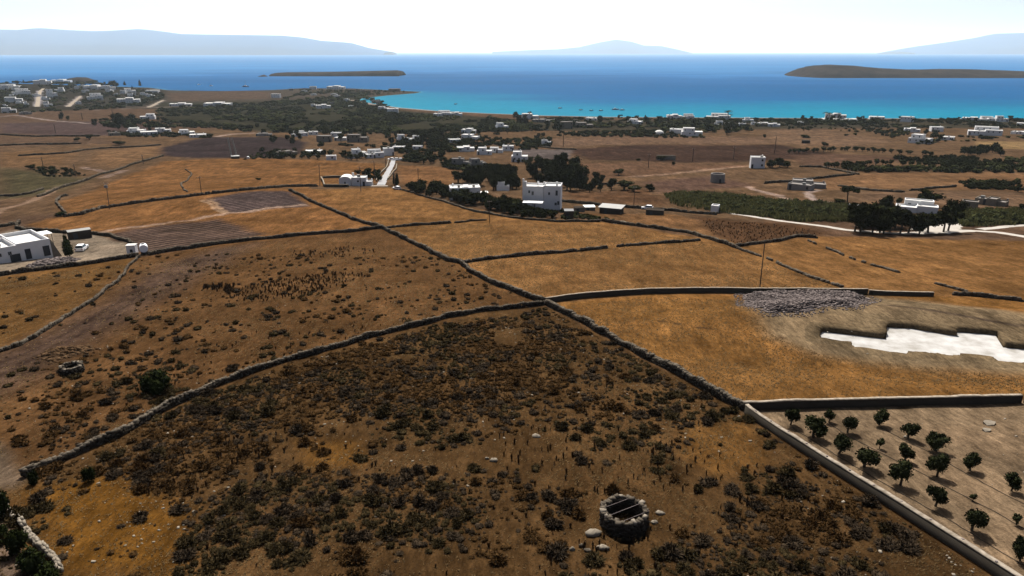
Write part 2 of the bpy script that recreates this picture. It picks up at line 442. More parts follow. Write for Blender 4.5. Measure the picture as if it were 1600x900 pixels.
# ------------------------------------------------------------------ field colours (what grows or lies there)
GOLD, GOLD2, BROWN = lin(158, 112, 58), lin(150, 104, 50), lin(112, 80, 46)
fields = [  # outline, colour, edge softness (m), plough
    ([(0, 212), (420, 200), (900, 205), (1600, 200), (1700, 330), (1000, 350), (600, 300), (0, 340)], lin(128, 98, 62), 8, 0),
    ([(-60, 700), (0, 551), (130, 480), (217, 402), (400, 372), (600, 352), (858, 474), (745, 490), (550, 538), (330, 609), (40, 747)], lin(122, 86, 46), 1.5, 0),
    ([(-60, 540), (0, 551), (130, 480), (217, 402), (110, 415), (-60, 440)], lin(130, 92, 45), 1.5, 0),
    ([(-60, 640), (-60, 575), (60, 525), (170, 470), (250, 415), (330, 390), (400, 380), (300, 440), (200, 500), (110, 555), (60, 590)], lin(112, 86, 60), 4, 0),
    ([(-100, 790), (40, 745), (120, 712), (240, 648), (330, 607), (440, 568), (550, 536), (650, 510), (745, 488), (850, 478), (980, 545), (1160, 640), (1600, 905), (1700, 1300), (-200, 1300)], lin(104, 75, 39), 1.0, 0),
    ([(450, 296), (620, 292), (700, 316), (800, 338), (940, 346), (1100, 372), (1250, 368), (1420, 372), (1700, 378), (1700, 480), (1460, 462), (1020, 458), (850, 474), (600, 357)], GOLD, 2, 0),
    ([(850, 474), (1020, 459), (1460, 462), (1700, 472), (1700, 622), (1600, 622), (1160, 634)], lin(158, 110, 52), 1.0, 0),
    ([(100, 337), (300, 306), (480, 292), (590, 352), (225, 398), (120, 365), (40, 350)], lin(150, 104, 54), 2, 0),
    ([(85, 318), (170, 285), (255, 252), (400, 247), (520, 251), (600, 256), (590, 285), (480, 291), (300, 305), (110, 337)], lin(152, 106, 56), 3, 0),
    ([(620, 258), (700, 262), (730, 272), (700, 290), (625, 288)], lin(150, 106, 60), 3, 0),
    ([(325, 310), (400, 299), (448, 298), (483, 322), (430, 326), (352, 334)], lin(100, 82, 66), 2, 1.0),
    ([(185, 392), (165, 366), (205, 358), (345, 342), (415, 366), (330, 382), (228, 397)], lin(106, 84, 62), 3, 0.8),
    ([(215, 236), (330, 214), (440, 214), (480, 223), (470, 240), (390, 247), (300, 247)], lin(74, 60, 50), 4, 0.3),
    ([(870, 235), (1000, 226), (1220, 226), (1330, 244), (1180, 252), (1050, 254), (920, 250)], lin(86, 63, 44), 6, 0.2),
    ([(1085, 337), (1250, 352), (1300, 366), (1240, 372), (1160, 384), (1100, 366)], lin(104, 74, 44), 3, 0),
    ([(900, 332), (1050, 334), (1090, 345), (1120, 372), (960, 346)], lin(142, 102, 58), 2, 0),
    ([(1250, 278), (1480, 268), (1700, 272), (1700, 300), (1400, 296), (1290, 297)], lin(152, 112, 68), 3, 0),
    ([(1150, 470), (1350, 461), (1480, 475), (1600, 490), (1800, 510), (1800, 612), (1600, 587), (1400, 573), (1272, 555), (1200, 524), (1178, 492)], lin(154, 128, 84), 2.5, 0),
    ([(1163, 640), (1600, 624), (2100, 620), (2100, 1300), (1590, 907)], lin(156, 128, 86), 0.6, 0.12),
    ([(-80, 685), (2, 690), (25, 715), (48, 745), (20, 765), (-80, 770)], lin(136, 112, 78), 1.0, 0),
    ([(-150, 780), (-5, 790), (30, 850), (80, 925), (80, 1100), (-150, 1100)], lin(136, 110, 78), 0.6, 0),
    ([(40, 770), (180, 740), (290, 800), (280, 900), (100, 900)], lin(140, 94, 34), 2.0, 0),
    ([(470, 690), (560, 690), (560, 725), (480, 730)], lin(140, 96, 40), 1.5, 0),
    ([(1060, 665), (1170, 660), (1200, 720), (1120, 745), (1070, 710)], lin(144, 100, 46), 1.5, 0),
    ([(0, 366), (30, 356), (100, 363), (150, 366), (205, 384), (200, 402), (110, 412), (0, 432), (-80, 430), (-80, 366)], lin(166, 144, 106), 1.0, 0),
    ([(-40, 128), (130, 124), (260, 140), (255, 162), (120, 172), (-40, 178)], lin(70, 62, 44), 10, 0),
    ([(240, 160), (420, 158), (560, 150), (620, 172), (800, 186), (830, 198), (700, 206), (540, 208), (420, 206), (250, 190)], lin(72, 66, 42), 10, 0),
    ([(830, 188), (1600, 186), (1700, 200), (1300, 200), (1000, 205), (840, 204)], lin(84, 74, 50), 8, 0),
    ([(260, 146), (360, 142), (425, 144), (420, 154), (270, 158)], lin(112, 88, 62), 8, 0),
    ([(0, 192), (200, 190), (260, 205), (160, 212), (0, 208)], lin(104, 82, 66), 6, 0.2),
    ([(1525, 221), (1620, 220), (1620, 233), (1530, 231)], lin(176, 140, 84), 4, 0),
    ([(1200, 203), (1290, 203), (1400, 222), (1330, 230), (1200, 222)], lin(140, 108, 72), 6, 0),
    ([(830, 218), (1000, 212), (1200, 214), (1200, 224), (1000, 224), (860, 230)], lin(138, 106, 72), 5, 0),
    ([(1240, 244), (1300, 240), (1450, 250), (1340, 258), (1250, 258)], lin(118, 88, 60), 5, 0),
    ([(1330, 300), (1600, 300), (1600, 326), (1420, 318), (1330, 312)], lin(140, 108, 72), 5, 0),
    ([(0, 238), (60, 236), (120, 240), (90, 258), (0, 262)], lin(140, 104, 62), 6, 0),
    ([(0, 262), (60, 268), (140, 280), (90, 300), (0, 312)], lin(104, 92, 56), 8, 0),
    ([(0, 214), (150, 214), (200, 224), (100, 226), (0, 230)], lin(120, 92, 62), 5, 0),
    ([(150, 236), (250, 228), (250, 244), (180, 262), (140, 256)], lin(150, 112, 68), 5, 0),
    ([(880, 255), (1100, 256), (1180, 258), (1060, 270), (900, 282)], lin(132, 98, 64), 6, 0),
    ([(1000, 285), (1110, 275), (1180, 290), (1040, 302)], lin(120, 90, 64), 6, 0),
    ([(880, 300), (1010, 296), (1050, 322), (890, 316)], lin(122, 88, 54), 4, 0),
    ([(800, 232), (895, 234), (890, 250), (820, 248)], lin(122, 106, 86), 2, 0),
]
tracks = [  # centre line, width (m), colour
    ([(125, 368), (170, 360), (240, 351), (300, 343), (350, 334), (400, 328), (470, 320)], 2.4, lin(160, 132, 98)),
    ([(320, 312), (330, 322), (346, 333)], 1.4, lin(160, 128, 88)),
    ([(330, 311), (340, 322), (352, 332)], 1.4, lin(160, 128, 88)),
    ([(-20, 338), (40, 318), (75, 303), (88, 293)], 3.0, lin(158, 126, 90)),
    ([(130, 262), (165, 268), (196, 267), (160, 278)], 3.5, lin(150, 124, 96)),
    ([(-20, 580), (100, 524), (180, 474), (235, 436), (300, 402)], 0.8, lin(72, 54, 38)),
    ([(-20, 600), (110, 534), (195, 478), (250, 440), (320, 402)], 0.8, lin(72, 54, 38)),
    ([(990, 276), (1060, 270), (1120, 264), (1180, 258)], 3.5, lin(160, 128, 92)),
    ([(1165, 292), (1200, 302), (1240, 313)], 3.0, lin(168, 140, 108)),
    ([(1275, 297), (1260, 302), (1275, 314), (1310, 318)], 3.0, lin(175, 150, 120)),
    ([(-20, 184), (25, 180), (70, 187), (100, 190), (140, 193), (180, 189)], 4.5, lin(165, 145, 120)),
    ([(340, 213), (360, 210), (395, 208)], 6, lin(170, 145, 115)),
    ([(62, 142), (60, 152), (58, 166)], 7, lin(205, 190, 165)),
    ([(126, 150), (116, 158), (106, 166)], 6, lin(205, 185, 155)),
    ([(254, 157), (244, 162), (233, 167)], 6, lin(185, 165, 135)),
    ([(150, 172), (230, 168), (300, 166)], 4, lin(140, 120, 95)),
    ([(1010, 500), (1080, 508), (1150, 520), (1230, 530)], 0.35, lin(66, 48, 28)),
    ([(1250, 474), (1400, 478), (1500, 492), (1620, 512)], 0.8, lin(78, 63, 46)),
]

well_c = at1(979, 832)
well2_c = at1(108, 584)
slab_px = [(1282, 523), (1285, 519.5), (1384, 531), (1386, 512.5), (1422, 514.5), (1497, 527), (1491, 519.5), (1555, 525), (1567, 544), (1600, 547), (1690, 556), (1690, 580),
           (1600, 567), (1562, 564), (1547, 556), (1500, 552), (1496, 555.5), (1485, 555.5), (1455, 551), (1419, 549), (1415, 552.5), (1335, 542), (1331, 535), (1284, 528)]
SLAB_Z = SITE_Z - 0.65
_su, _sv = np.array([p[0] for p in slab_px], float), np.array([p[1] for p in slab_px], float)
slab_w = on_plane(_su, _sv, SLAB_Z)[:, :2]
slab_w[11:] = on_plane(_su, _sv, SITE_Z)[11:, :2]     # the near rim of the pit is what bounds the slab there

def offset_poly(P, d):
    """outward mitred offset of a closed outline"""
    P = np.asarray(P)
    n = len(P)
    area = sum(P[i][0] * P[(i + 1) % n][1] - P[(i + 1) % n][0] * P[i][1] for i in range(n))
    s = 1 if area > 0 else -1
    out = []
    for i in range(n):
        a, b, c = P[i - 1], P[i], P[(i + 1) % n]
        e1, e2 = (b - a) / np.linalg.norm(b - a), (c - b) / np.linalg.norm(c - b)
        n1, n2 = np.array([e1[1], -e1[0]]) * s, np.array([e2[1], -e2[0]]) * s
        m = n1 + n2
        L_ = np.linalg.norm(m)
        m = n1 if L_ < 0.2 else m / L_
        out.append(b + m * d / max(0.5, float(m @ n1)))
    return np.array(out)

# ------------------------------------------------------------------ the land
def field_colour(x, y):
    r = np.hypot(x, y)
    wx, wy = x + (fbm(x / 5, y / 5, 41, 3) - 0.5) * 3.0, y + (fbm(x / 5, y / 5, 53, 3) - 0.5) * 3.0
    fw = sstep(60, 300, r)
    wx, wy = x + (wx - x) * (0.5 + fw), y + (wy - y) * (0.5 + fw)
    C = np.tile(lin(118, 90, 60), (len(x), 1))
    C[y > 1000] = lin(96, 82, 60)
    P = np.zeros(len(x))
    for px, col, soft, pl in fields:
        poly = wpoly(px)
        lo, hi = poly.min(0) - 3 * soft, poly.max(0) + 3 * soft
        k = np.where((x > lo[0]) & (x < hi[0]) & (y > lo[1]) & (y < hi[1]))[0]
        if not len(k):
            continue
        ins = in_poly(wx[k], wy[k], poly)
        d = line_dist(wx[k], wy[k], poly, True)
        m = sstep(-soft, soft, np.where(ins, d, -d))
        C[k] += (np.asarray(col)[None] - C[k]) * m[:, None]
        P[k] += (pl - P[k]) * m
    for px, wd, col in tracks:
        poly = wpoly(px)
        lo, hi = poly.min(0) - 2 * wd, poly.max(0) + 2 * wd
        k = np.where((x > lo[0]) & (x < hi[0]) & (y > lo[1]) & (y < hi[1]))[0]
        if not len(k):
            continue
        m = 1 - sstep(wd * 0.35, wd * 0.75, line_dist(wx[k], wy[k], poly))
        m = m * (0.65 + 0.35 * fbm(x[k] / 3, y[k] / 3, 77, 2))
        C[k] += (np.asarray(col)[None] * 1.55 - C[k]) * m[:, None]
        P[k] *= 1 - m
    # patchiness of the growth: straw, bare ground, reddish weeds
    n1, n2, n3 = fbm(x / 9, y / 9, 91, 4), fbm(x / 3.2, y / 3.2, 23, 3), fbm(x / 30, y / 16, 67, 4)
    near = (1 - sstep(95, 150, r))
    k1 = sstep(0.52, 0.72, n1)[:, None] * 0.55
    C = C * (1 - k1) + C * np.array([1.5, 1.45, 1.42]) * k1
    k2 = (sstep(0.5, 0.72, n3) * 0.5)[:, None]
    C = C * (1 - k2) + C * np.array([0.56, 0.56, 0.54]) * k2
    k3 = (sstep(0.55, 0.75, n2) * 0.35 * near)[:, None]
    C = C * (1 - k3) + C * np.array([0.62, 0.62, 0.62]) * k3
    # sand along the shore of the bay
    if (y > 600).any():
        k = np.where(y > 600)[0]
        d = line_dist(x[k], y[k], beach)
        m = (1 - sstep(5, 16, d))[:, None] * 0.8
        C[k] += (lin(230, 205, 165) - C[k]) * m
    return C * np.array([0.265, 0.285, 0.40]), P

def build_land():
    az = np.radians(np.concatenate([np.linspace(-180, -50, 30, endpoint=False), np.linspace(-50, 50, 560), np.linspace(50, 180, 31)[1:-1]]))
    rr = np.concatenate([np.linspace(2, 26, 18, endpoint=False), np.geomspace(26, 2700, 640)])
    A, R = np.meshgrid(az, rr)
    x, y = (R * np.sin(A)).ravel(), (R * np.cos(A)).ravel()
    z = H(x, y)
    k = np.where(np.hypot(x, y) > 600)[0]
    ins = in_poly(x[k], y[k], land_poly)
    d = line_dist(x[k], y[k], shore)
    sdist = np.where(ins, d, -d)
    z[k] = np.where(sdist > 0, np.minimum(z[k], 0.25 + 0.07 * sdist), np.maximum(-6, 0.25 + 0.06 * sdist))
    pit = offset_poly(slab_w, 1.5)
    k = np.where(in_poly(x, y, pit))[0]
    z[k] = SLAB_Z - 0.06
    for c, r, dz in ((well_c, 1.25, 3.0), (well2_c, 0.8, 1.5)):
        k = np.where(np.hypot(x - c[0], y - c[1]) < r)[0]
        z[k] -= dz
    C, P = field_colour(x, y)
    na, nr = len(az), len(rr)
    i = np.arange(nr - 1)[:, None] * na
    j = np.arange(na)[None, :]
    jn = (j + 1) % na
    Fc = np.stack([i + j, i + jn, i + na + jn, i + na + j], -1).reshape(-1, 4)[:, ::-1]
    V = np.stack([x, y, z], 1)
    c0 = len(V)
    V = np.vstack([V, [[0, 0, float(H(0, 0))]]])
    me = np_mesh('land', V, Fc, M['ground'], True)
    ca = me.attributes.new('albedo', 'FLOAT_COLOR', 'POINT')
    cc = np.ones((len(V), 4), np.float32)
    cc[:-1, :3] = C
    ca.data.foreach_set('color', cc.ravel())
    pa = me.attributes.new('plough', 'FLOAT', 'POINT')
    pa.data.foreach_set('value', np.append(P, 0).astype(np.float32))
    obj('land', me, kind='structure')
build_land()

def paint(me, col):
    ca = me.attributes.new('albedo', 'FLOAT_COLOR', 'POINT')
    cc = np.ones((len(me.vertices), 4), np.float32)
    cc[:, :3] = col
    ca.data.foreach_set('color', cc.ravel())

# foundation pit: level ground round the slab with an upright cut edge
def build_pit():
    a = offset_poly(slab_w, 0.14)
    b = offset_poly(slab_w, 1.4)
    c = offset_poly(slab_w, 2.6)
    def dens(P, m=6):
        return np.array([P[i] + (P[(i + 1) % len(P)] - P[i]) * k / m for i in range(len(P)) for k in range(m)])
    a, b, c = dens(a), dens(b), dens(c)
    a = a + (RNG.random(a.shape) - 0.5) * 0.34
    n = len(a)
    za = H(a[:, 0], a[:, 1]) + 0.05 + RNG.random(n) * 0.1
    zb = H(b[:, 0], b[:, 1]) + 0.06
    zc = H(c[:, 0], c[:, 1]) - 0.05
    foot = a + (offset_poly(slab_w, 0.1).mean(0) - a) * 0.004
    V = np.vstack([np.c_[foot, np.full(n, SLAB_Z - 0.1)], np.c_[a, za], np.c_[b, zb], np.c_[c, zc]])
    i = np.arange(n); j = (i + 1) % n
    Fc = np.vstack([np.c_[i + k * n, j + k * n, j + (k + 1) * n, i + (k + 1) * n] for k in range(3)])
    me = np_mesh('terrain_cut', V, Fc, M['ground'])
    paint(me, lin(150, 125, 82) * np.array([0.265, 0.285, 0.40]))
    obj('terrain_cut', me, kind='structure')
    mb = MB()
    mb.poly([(p[0], p[1], SLAB_Z + 0.10) for p in slab_w])
    nn = len(slab_w)
    for q in range(nn):
        p, r = slab_w[q], slab_w[(q + 1) % nn]
        mb.poly([(p[0], p[1], SLAB_Z - 0.3), (r[0], r[1], SLAB_Z - 0.3), (r[0], r[1], SLAB_Z + 0.10), (p[0], p[1], SLAB_Z + 0.10)])
    o = mb.build('foundation_slab', M['slab'])
    tag(o, 'bright white stepped concrete foundation slab poured in a shallow earth pit', 'foundation slab', kind='thing')
build_pit()

# ------------------------------------------------------------------ the sea
def build_sea():
    az = np.radians(np.concatenate([np.linspace(-180, -50, 14, endpoint=False), np.linspace(-50, 50, 220), np.linspace(50, 180, 15)[1:-1]]))
    rr = np.concatenate([np.geomspace(500, 3000, 150, endpoint=False), np.geomspace(3000, 90000, 70)])
    A, R = np.meshgrid(az, rr)
    x, y = (R * np.sin(A)).ravel(), (R * np.cos(A)).ravel()
    d = line_dist(x, y, beach)
    ds = line_dist(x, y, shore)
    turq, mid, deep = np.array([.002, .125, .20]), np.array([.003, .060, .158]), np.array([.003, .054, .155])
    wob = 1 + (fbm(x / 160, y / 90, 12, 3) - 0.5) * 0.6
    k = sstep(40, 420, d * wob)[:, None]
    C = turq * (1 - k) + mid * k
    k = sstep(420, 1600, d * wob)[:, None]
    C = C * (1 - k) + deep * k
    k = sstep(700, 2600, d * wob)[:, None]
    C = C * (1 - k) + np.array([.024, .115, .255]) * k  # far water paler: glitter and haze put into the colour
    k = (1 - sstep(0, 12, ds))[:, None] * 0.6
    C = C * (1 - k) + np.array([.08, .25, .28]) * k
    na, nr = len(az), len(rr)
    i = np.arange(nr - 1)[:, None] * na
    j = np.arange(na)[None, :]
    jn = (j + 1) % na
    Fc = np.stack([i + j, i + na + j, i + na + jn, i + jn], -1).reshape(-1, 4)[:, ::-1]
    me = np_mesh('sea', np.stack([x, y, np.zeros_like(x)], 1), Fc[:, ::-1], M['sea'], True)
    ca = me.attributes.new('albedo', 'FLOAT_COLOR', 'POINT')
    cc = np.ones((len(x), 4), np.float32)
    cc[:, :3] = C
    ca.data.foreach_set('color', cc.ravel())
    obj('sea', me, kind='structure')
build_sea()

# ------------------------------------------------------------------ islands and far mountains
def island(name, sil, vbase, D, deep_m, label, mt, seed, rough=0.12, plateau=False, cliff=None):
    """an island at distance D whose skyline passes through the given points; it has its own depth"""
    us = np.linspace(sil[0][0], sil[-1][0], 110)
    vt = np.interp(us, [p[0] for p in sil], [p[1] for p in sil])
    a, dy, dz = ray(us, vt)
    t = (D + deep_m * 0.5) / dy
    hz = np.maximum(CAMZ + t * dz, 0.0)
    xs = t * a
    nv = 26
    V = np.zeros((110, nv, 3))
    for j in range(nv):
        q = j / (nv - 1)
        prof = np.sin(PI * q) ** (0.28 if plateau else 0.55)
        ny = fbm(xs / (deep_m * 0.22) + 3 * q, np.full_like(xs, q * 6.0), seed, 4) - 0.5
        V[:, j, 0] = xs
        taper = np.clip(hz / (hz.max() * 0.35), 0.12, 1) ** 0.5
        V[:, j, 1] = D + deep_m * 0.5 + (q - 0.5) * deep_m * taper
        V[:, j, 2] = np.maximum(hz * prof * (1 + ny * rough * (1 - 0.9 * np.sin(PI * q) ** 6)), 0) - 0.5
    V = V.reshape(-1, 3)
    i = np.arange(109)[:, None] * nv
    j = np.arange(nv - 1)[None, :]
    Fc = np.stack([i + j, i + nv + j, i + nv + j + 1, i + j + 1], -1).reshape(-1, 4)
    o = obj(name, np_mesh(name, V, Fc, mt, False), kind='structure')
    if label:
        o['label'] = label
    return o

island('island', [(428, 118.5), (432, 113.5), (445, 112.8), (520, 112), (560, 111), (620, 109.6), (627, 111), (629, 115)], 119, 2440, 160, 'long low flat-topped dark islet off the village', M['island'], 3, 0.1, True)
island('island', [(402, 120), (408, 117.5), (412, 116.5), (417, 119), (420, 120.5)], 120, 2400, 40, 'tiny dark rock beside the flat islet', M['island'], 5)
island('island', [(1228, 121.5), (1240, 119), (1252, 114), (1262, 106), (1275, 102), (1300, 101), (1330, 102.5), (1370, 106), (1420, 108.3), (1470, 108), (1520, 108), (1560, 109.5), (1600, 111), (1700, 114), (1800, 120)], 122, 2270, 330, 'large brown hump-backed island in the bay', M['island'], 9, 0.5)
island('island', [(104, 126), (110, 122), (120, 120.2), (132, 120.5), (138, 123), (144, 126)], 126, 1980, 70, 'dark rocky knoll behind the village', M['island'], 15)
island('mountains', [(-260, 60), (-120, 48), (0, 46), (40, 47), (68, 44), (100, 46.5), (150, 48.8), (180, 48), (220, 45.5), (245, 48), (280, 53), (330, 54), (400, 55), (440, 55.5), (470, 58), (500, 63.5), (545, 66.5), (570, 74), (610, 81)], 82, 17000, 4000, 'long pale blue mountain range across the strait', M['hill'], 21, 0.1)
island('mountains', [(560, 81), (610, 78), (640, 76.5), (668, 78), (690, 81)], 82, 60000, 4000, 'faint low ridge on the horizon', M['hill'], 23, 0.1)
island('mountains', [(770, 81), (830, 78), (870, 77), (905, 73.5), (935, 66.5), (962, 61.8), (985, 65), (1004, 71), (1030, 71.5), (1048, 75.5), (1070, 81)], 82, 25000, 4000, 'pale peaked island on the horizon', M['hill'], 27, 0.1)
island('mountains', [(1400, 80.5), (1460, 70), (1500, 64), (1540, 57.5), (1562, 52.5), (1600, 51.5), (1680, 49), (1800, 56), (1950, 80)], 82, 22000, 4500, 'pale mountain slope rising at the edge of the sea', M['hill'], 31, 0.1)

# ------------------------------------------------------------------ draped roads
def resample(P, step):
    P = np.asarray(P, float)
    seg = np.hypot(*(P[1:, :2] - P[:-1, :2]).T)
    s = np.concatenate([[0], np.cumsum(seg)])
    n = max(2, int(s[-1] / step) + 1)
    q = np.linspace(0, s[-1], n)
    return np.stack([np.interp(q, s, P[:, 0]), np.interp(q, s, P[:, 1])], 1)

def drape(name, px, wd, mt, lift=0.09):
    P = resample(wpoly(px), 1.5)
    T = np.gradient(P, axis=0)
    T /= np.linalg.norm(T, axis=1)[:, None]
    Nn = np.stack([-T[:, 1], T[:, 0]], 1)
    w = np.interp(np.linspace(0, 1, len(P)), np.linspace(0, 1, len(wd)), wd)
    w = w * (0.68 + 0.16 * RNG.random(len(P)))
    rows = []
    for k in (-0.5, -0.25, 0, 0.25, 0.5):
        q = P + Nn * (w * k)[:, None]
        rows.append(np.c_[q, H(q[:, 0], q[:, 1]) + lift - (0.12 if abs(k) == 0.5 else 0)])
    n = len(P)
    V = np.vstack(rows)
    i = np.arange(n - 1)
    Fc = np.vstack([np.c_[i + k * n, i + 1 + k * n, i + 1 + (k + 1) * n, i + (k + 1) * n][:, ::-1] for k in range(4)])
    return obj(name, np_mesh(name, V, Fc, mt), kind='structure')

drape('gravel_road', [(1140, 333), (1200, 342), (1260, 350), (1320, 359), (1400, 364.5), (1460, 363), (1520, 360.5), (1560, 363), (1620, 373), (1700, 390)], [3, 4, 5.5, 5.5, 5, 6, 6, 4, 4], M['gravel'])
drape('gravel_road', [(1530, 358.5), (1570, 354), (1640, 349), (1700, 346)], [4, 3], M['gravel'], 0.12)
drape('gravel_path', [(1450, 362), (1470, 356), (1480, 349), (1486, 344)], [14, 12, 8], M['gravel'], 0.14)
drape('road', [(615, 249), (612, 259), (606, 269), (599, 280), (595, 289)], [4.2, 4.2, 4.6, 5, 6], M['road'])
drape('road', [(580, 290.5), (606, 290.5)], [3, 3.4], M['gravel'], 0.14)
drape('dirt_road', [(68, 138.5), (63, 142), (60, 152), (58, 167)], [7, 8], M['coping'], 0.3)
drape('dirt_road', [(126, 150), (117, 158), (106, 167)], [5, 8], M['coping'], 0.3)
drape('dirt_road', [(255, 156.5), (244, 162), (232, 168)], [5, 7], M['coping'], 0.3)
drape('road', [(674, 214), (676, 222), (679, 232)], [5, 6], M['road'], 0.14)

# ------------------------------------------------------------------ dry stone walls
def stones_arrays(P3, L, W, Hh, yaw, jit=0.18):
    """n rough stones: eight jittered corners each"""
    n = len(P3)
    c = np.array([[-1, -1, -1], [1, -1, -1], [1, 1, -1], [-1, 1, -1], [-1, -1, 1], [1, -1, 1], [1, 1, 1], [-1, 1, 1]], float) * 0.5
    V = c[None] * np.stack([L, W, Hh], 1)[:, None, :]
    V = V * (1 + (RNG.random(V.shape) - 0.5) * jit * 2)
    V[:, 4:, :2] *= (0.86 + 0.14 * RNG.random((n, 1, 1)))
    cs, sn = np.cos(yaw)[:, None], np.sin(yaw)[:, None]
    X = V[..., 0] * cs - V[..., 1] * sn
    Y = V[..., 0] * sn + V[..., 1] * cs
    V = np.stack([X, Y, V[..., 2]], -1) + P3[:, None, :]
    f = np.array([[3, 2, 1, 0], [4, 5, 6, 7], [0, 1, 5, 4], [1, 2, 6, 5], [2, 3, 7, 6], [3, 0, 4, 7]])
    Fc = (np.arange(n)[:, None, None] * 8 + f[None]).reshape(-1, 4)
    return V.reshape(-1, 3), Fc

WALL_LABELS = []
def stone_wall(px, h, t, label, ss=0.42, mt='stone', gaps=0.0, pieces=False, group='dry stone field walls'):
    t, h = t * 0.6, h * 0.85
    P = resample(wpoly(px), ss * 0.55)
    T = np.gradient(P, axis=0)
    T /= np.maximum(np.linalg.norm(T, axis=1)[:, None], 1e-6)
    Nn = np.stack([-T[:, 1], T[:, 0]], 1)
    hh = h * (0.5 + 0.9 * fbm(P[:, 0] / 1.8, P[:, 1] / 1.8, 61, 3))
    wob = (fbm(P[:, 0] / 4, P[:, 1] / 4, 63, 2) - 0.5) * 0.9
    P = P + Nn * wob[:, None]
    z0 = H(P[:, 0], P[:, 1])
    rows = max(2, int(round(h / (ss * 0.62))))
    pts, Ls, Ws, Hs, Ys = [], [], [], [], []
    n = len(P)
    for r in range(rows):
        fr = (r + 0.5) / rows
        for side in (-1, 1):
            i = np.arange(r % 2, n, 2)
            keep = RNG.random(len(i)) > (0.04 + 0.10 * fr)
            i = i[keep]
            if gaps:
                i = i[fbm(P[i, 0] / 3, P[i, 1] / 3, 71, 2) > gaps]
            off = side * t * 0.25 + (RNG.random(len(i)) - 0.5) * 0.07
            q = P[i] + Nn[i] * off[:, None] + (RNG.random((len(i), 2)) - 0.5) * 0.05
            pts.append(np.c_[q, z0[i] + hh[i] * fr - 0.05 + (RNG.random(len(i)) - 0.5) * 0.08])
            Ls.append(ss * (0.8 + 0.9 * RNG.random(len(i))))
            Ws.append(t * (0.50 + 0.25 * RNG.random(len(i))))
            Hs.append(h / rows * (1.15 + 0.4 * RNG.random(len(i))))
            Ys.append(np.arctan2(T[i, 1], T[i, 0]) + (RNG.random(len(i)) - 0.5) * 0.5)
    ncap = len(pts[-1]) + len(pts[-2])
    pts, Ls, Ws, Hs, Ys = map(np.concatenate, (pts, Ls, Ws, Hs, Ys))
    c = pts[len(pts) // 2]
    root = thing('dry_stone_wall', c, 0, label, 'stone wall', group)
    V, Fc = stones_arrays(pts - c, Ls, Ws, Hs, Ys)
    if pieces and len(pts) <= 300:
        for k in range(len(pts)):
            obj('stone', np_mesh('stone', V[k * 8:k * 8 + 8] - (pts[k] - c), Fc[:6], M[mt]), root).location = tuple(pts[k] - c)
    else:
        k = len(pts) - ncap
        obj('stonework', np_mesh('stonework', V[:k * 8], Fc[:k * 6], M['shadestone']), root, 'stuff')  # body courses carry the shade of the wall faces in their colour
        obj('sun_toned_capstones', np_mesh('sun_toned_capstones', V[k * 8:], Fc[k * 6:] - k * 8, M[mt]), root, 'stuff')  # top course paler, its sunlit look put into the colour
    return root

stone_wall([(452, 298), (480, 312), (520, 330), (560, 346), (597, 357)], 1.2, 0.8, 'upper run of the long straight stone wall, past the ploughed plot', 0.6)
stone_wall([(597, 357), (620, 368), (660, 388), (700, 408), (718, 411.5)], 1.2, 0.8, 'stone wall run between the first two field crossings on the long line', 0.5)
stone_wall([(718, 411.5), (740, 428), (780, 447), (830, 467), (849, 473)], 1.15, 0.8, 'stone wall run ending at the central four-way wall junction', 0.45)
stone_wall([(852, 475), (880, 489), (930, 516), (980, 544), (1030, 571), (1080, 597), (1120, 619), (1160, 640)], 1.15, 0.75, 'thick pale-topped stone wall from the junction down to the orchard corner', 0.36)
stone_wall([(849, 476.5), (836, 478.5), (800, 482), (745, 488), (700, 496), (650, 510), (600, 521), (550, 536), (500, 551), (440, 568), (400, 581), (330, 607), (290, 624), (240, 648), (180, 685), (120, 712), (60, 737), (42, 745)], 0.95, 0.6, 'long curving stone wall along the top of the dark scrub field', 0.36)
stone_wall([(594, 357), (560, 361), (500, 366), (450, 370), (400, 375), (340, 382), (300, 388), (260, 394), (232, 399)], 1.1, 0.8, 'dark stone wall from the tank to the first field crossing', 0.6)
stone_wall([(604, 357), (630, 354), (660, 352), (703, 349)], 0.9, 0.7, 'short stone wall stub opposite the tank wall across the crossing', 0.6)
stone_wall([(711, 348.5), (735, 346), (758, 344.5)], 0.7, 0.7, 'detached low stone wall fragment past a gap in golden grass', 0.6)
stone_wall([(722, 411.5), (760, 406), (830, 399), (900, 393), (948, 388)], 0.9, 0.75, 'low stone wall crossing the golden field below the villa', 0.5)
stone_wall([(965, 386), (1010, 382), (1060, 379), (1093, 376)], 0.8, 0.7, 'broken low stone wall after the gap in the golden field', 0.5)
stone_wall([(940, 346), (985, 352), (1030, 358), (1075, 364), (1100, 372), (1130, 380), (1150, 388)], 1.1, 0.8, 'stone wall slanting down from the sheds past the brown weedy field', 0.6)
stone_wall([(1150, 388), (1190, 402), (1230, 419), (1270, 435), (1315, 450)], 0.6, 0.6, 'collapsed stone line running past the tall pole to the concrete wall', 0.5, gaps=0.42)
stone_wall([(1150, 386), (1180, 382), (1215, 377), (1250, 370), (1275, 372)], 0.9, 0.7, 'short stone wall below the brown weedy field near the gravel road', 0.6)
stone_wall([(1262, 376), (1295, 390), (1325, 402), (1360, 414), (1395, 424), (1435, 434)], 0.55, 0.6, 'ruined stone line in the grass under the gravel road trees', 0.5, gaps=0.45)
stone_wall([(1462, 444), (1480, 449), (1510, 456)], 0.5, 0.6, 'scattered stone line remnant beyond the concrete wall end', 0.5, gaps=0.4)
stone_wall([(1490, 461), (1520, 463), (1560, 467), (1640, 475)], 0.8, 0.7, 'dark stone wall above the building plot at the frame edge', 0.5)
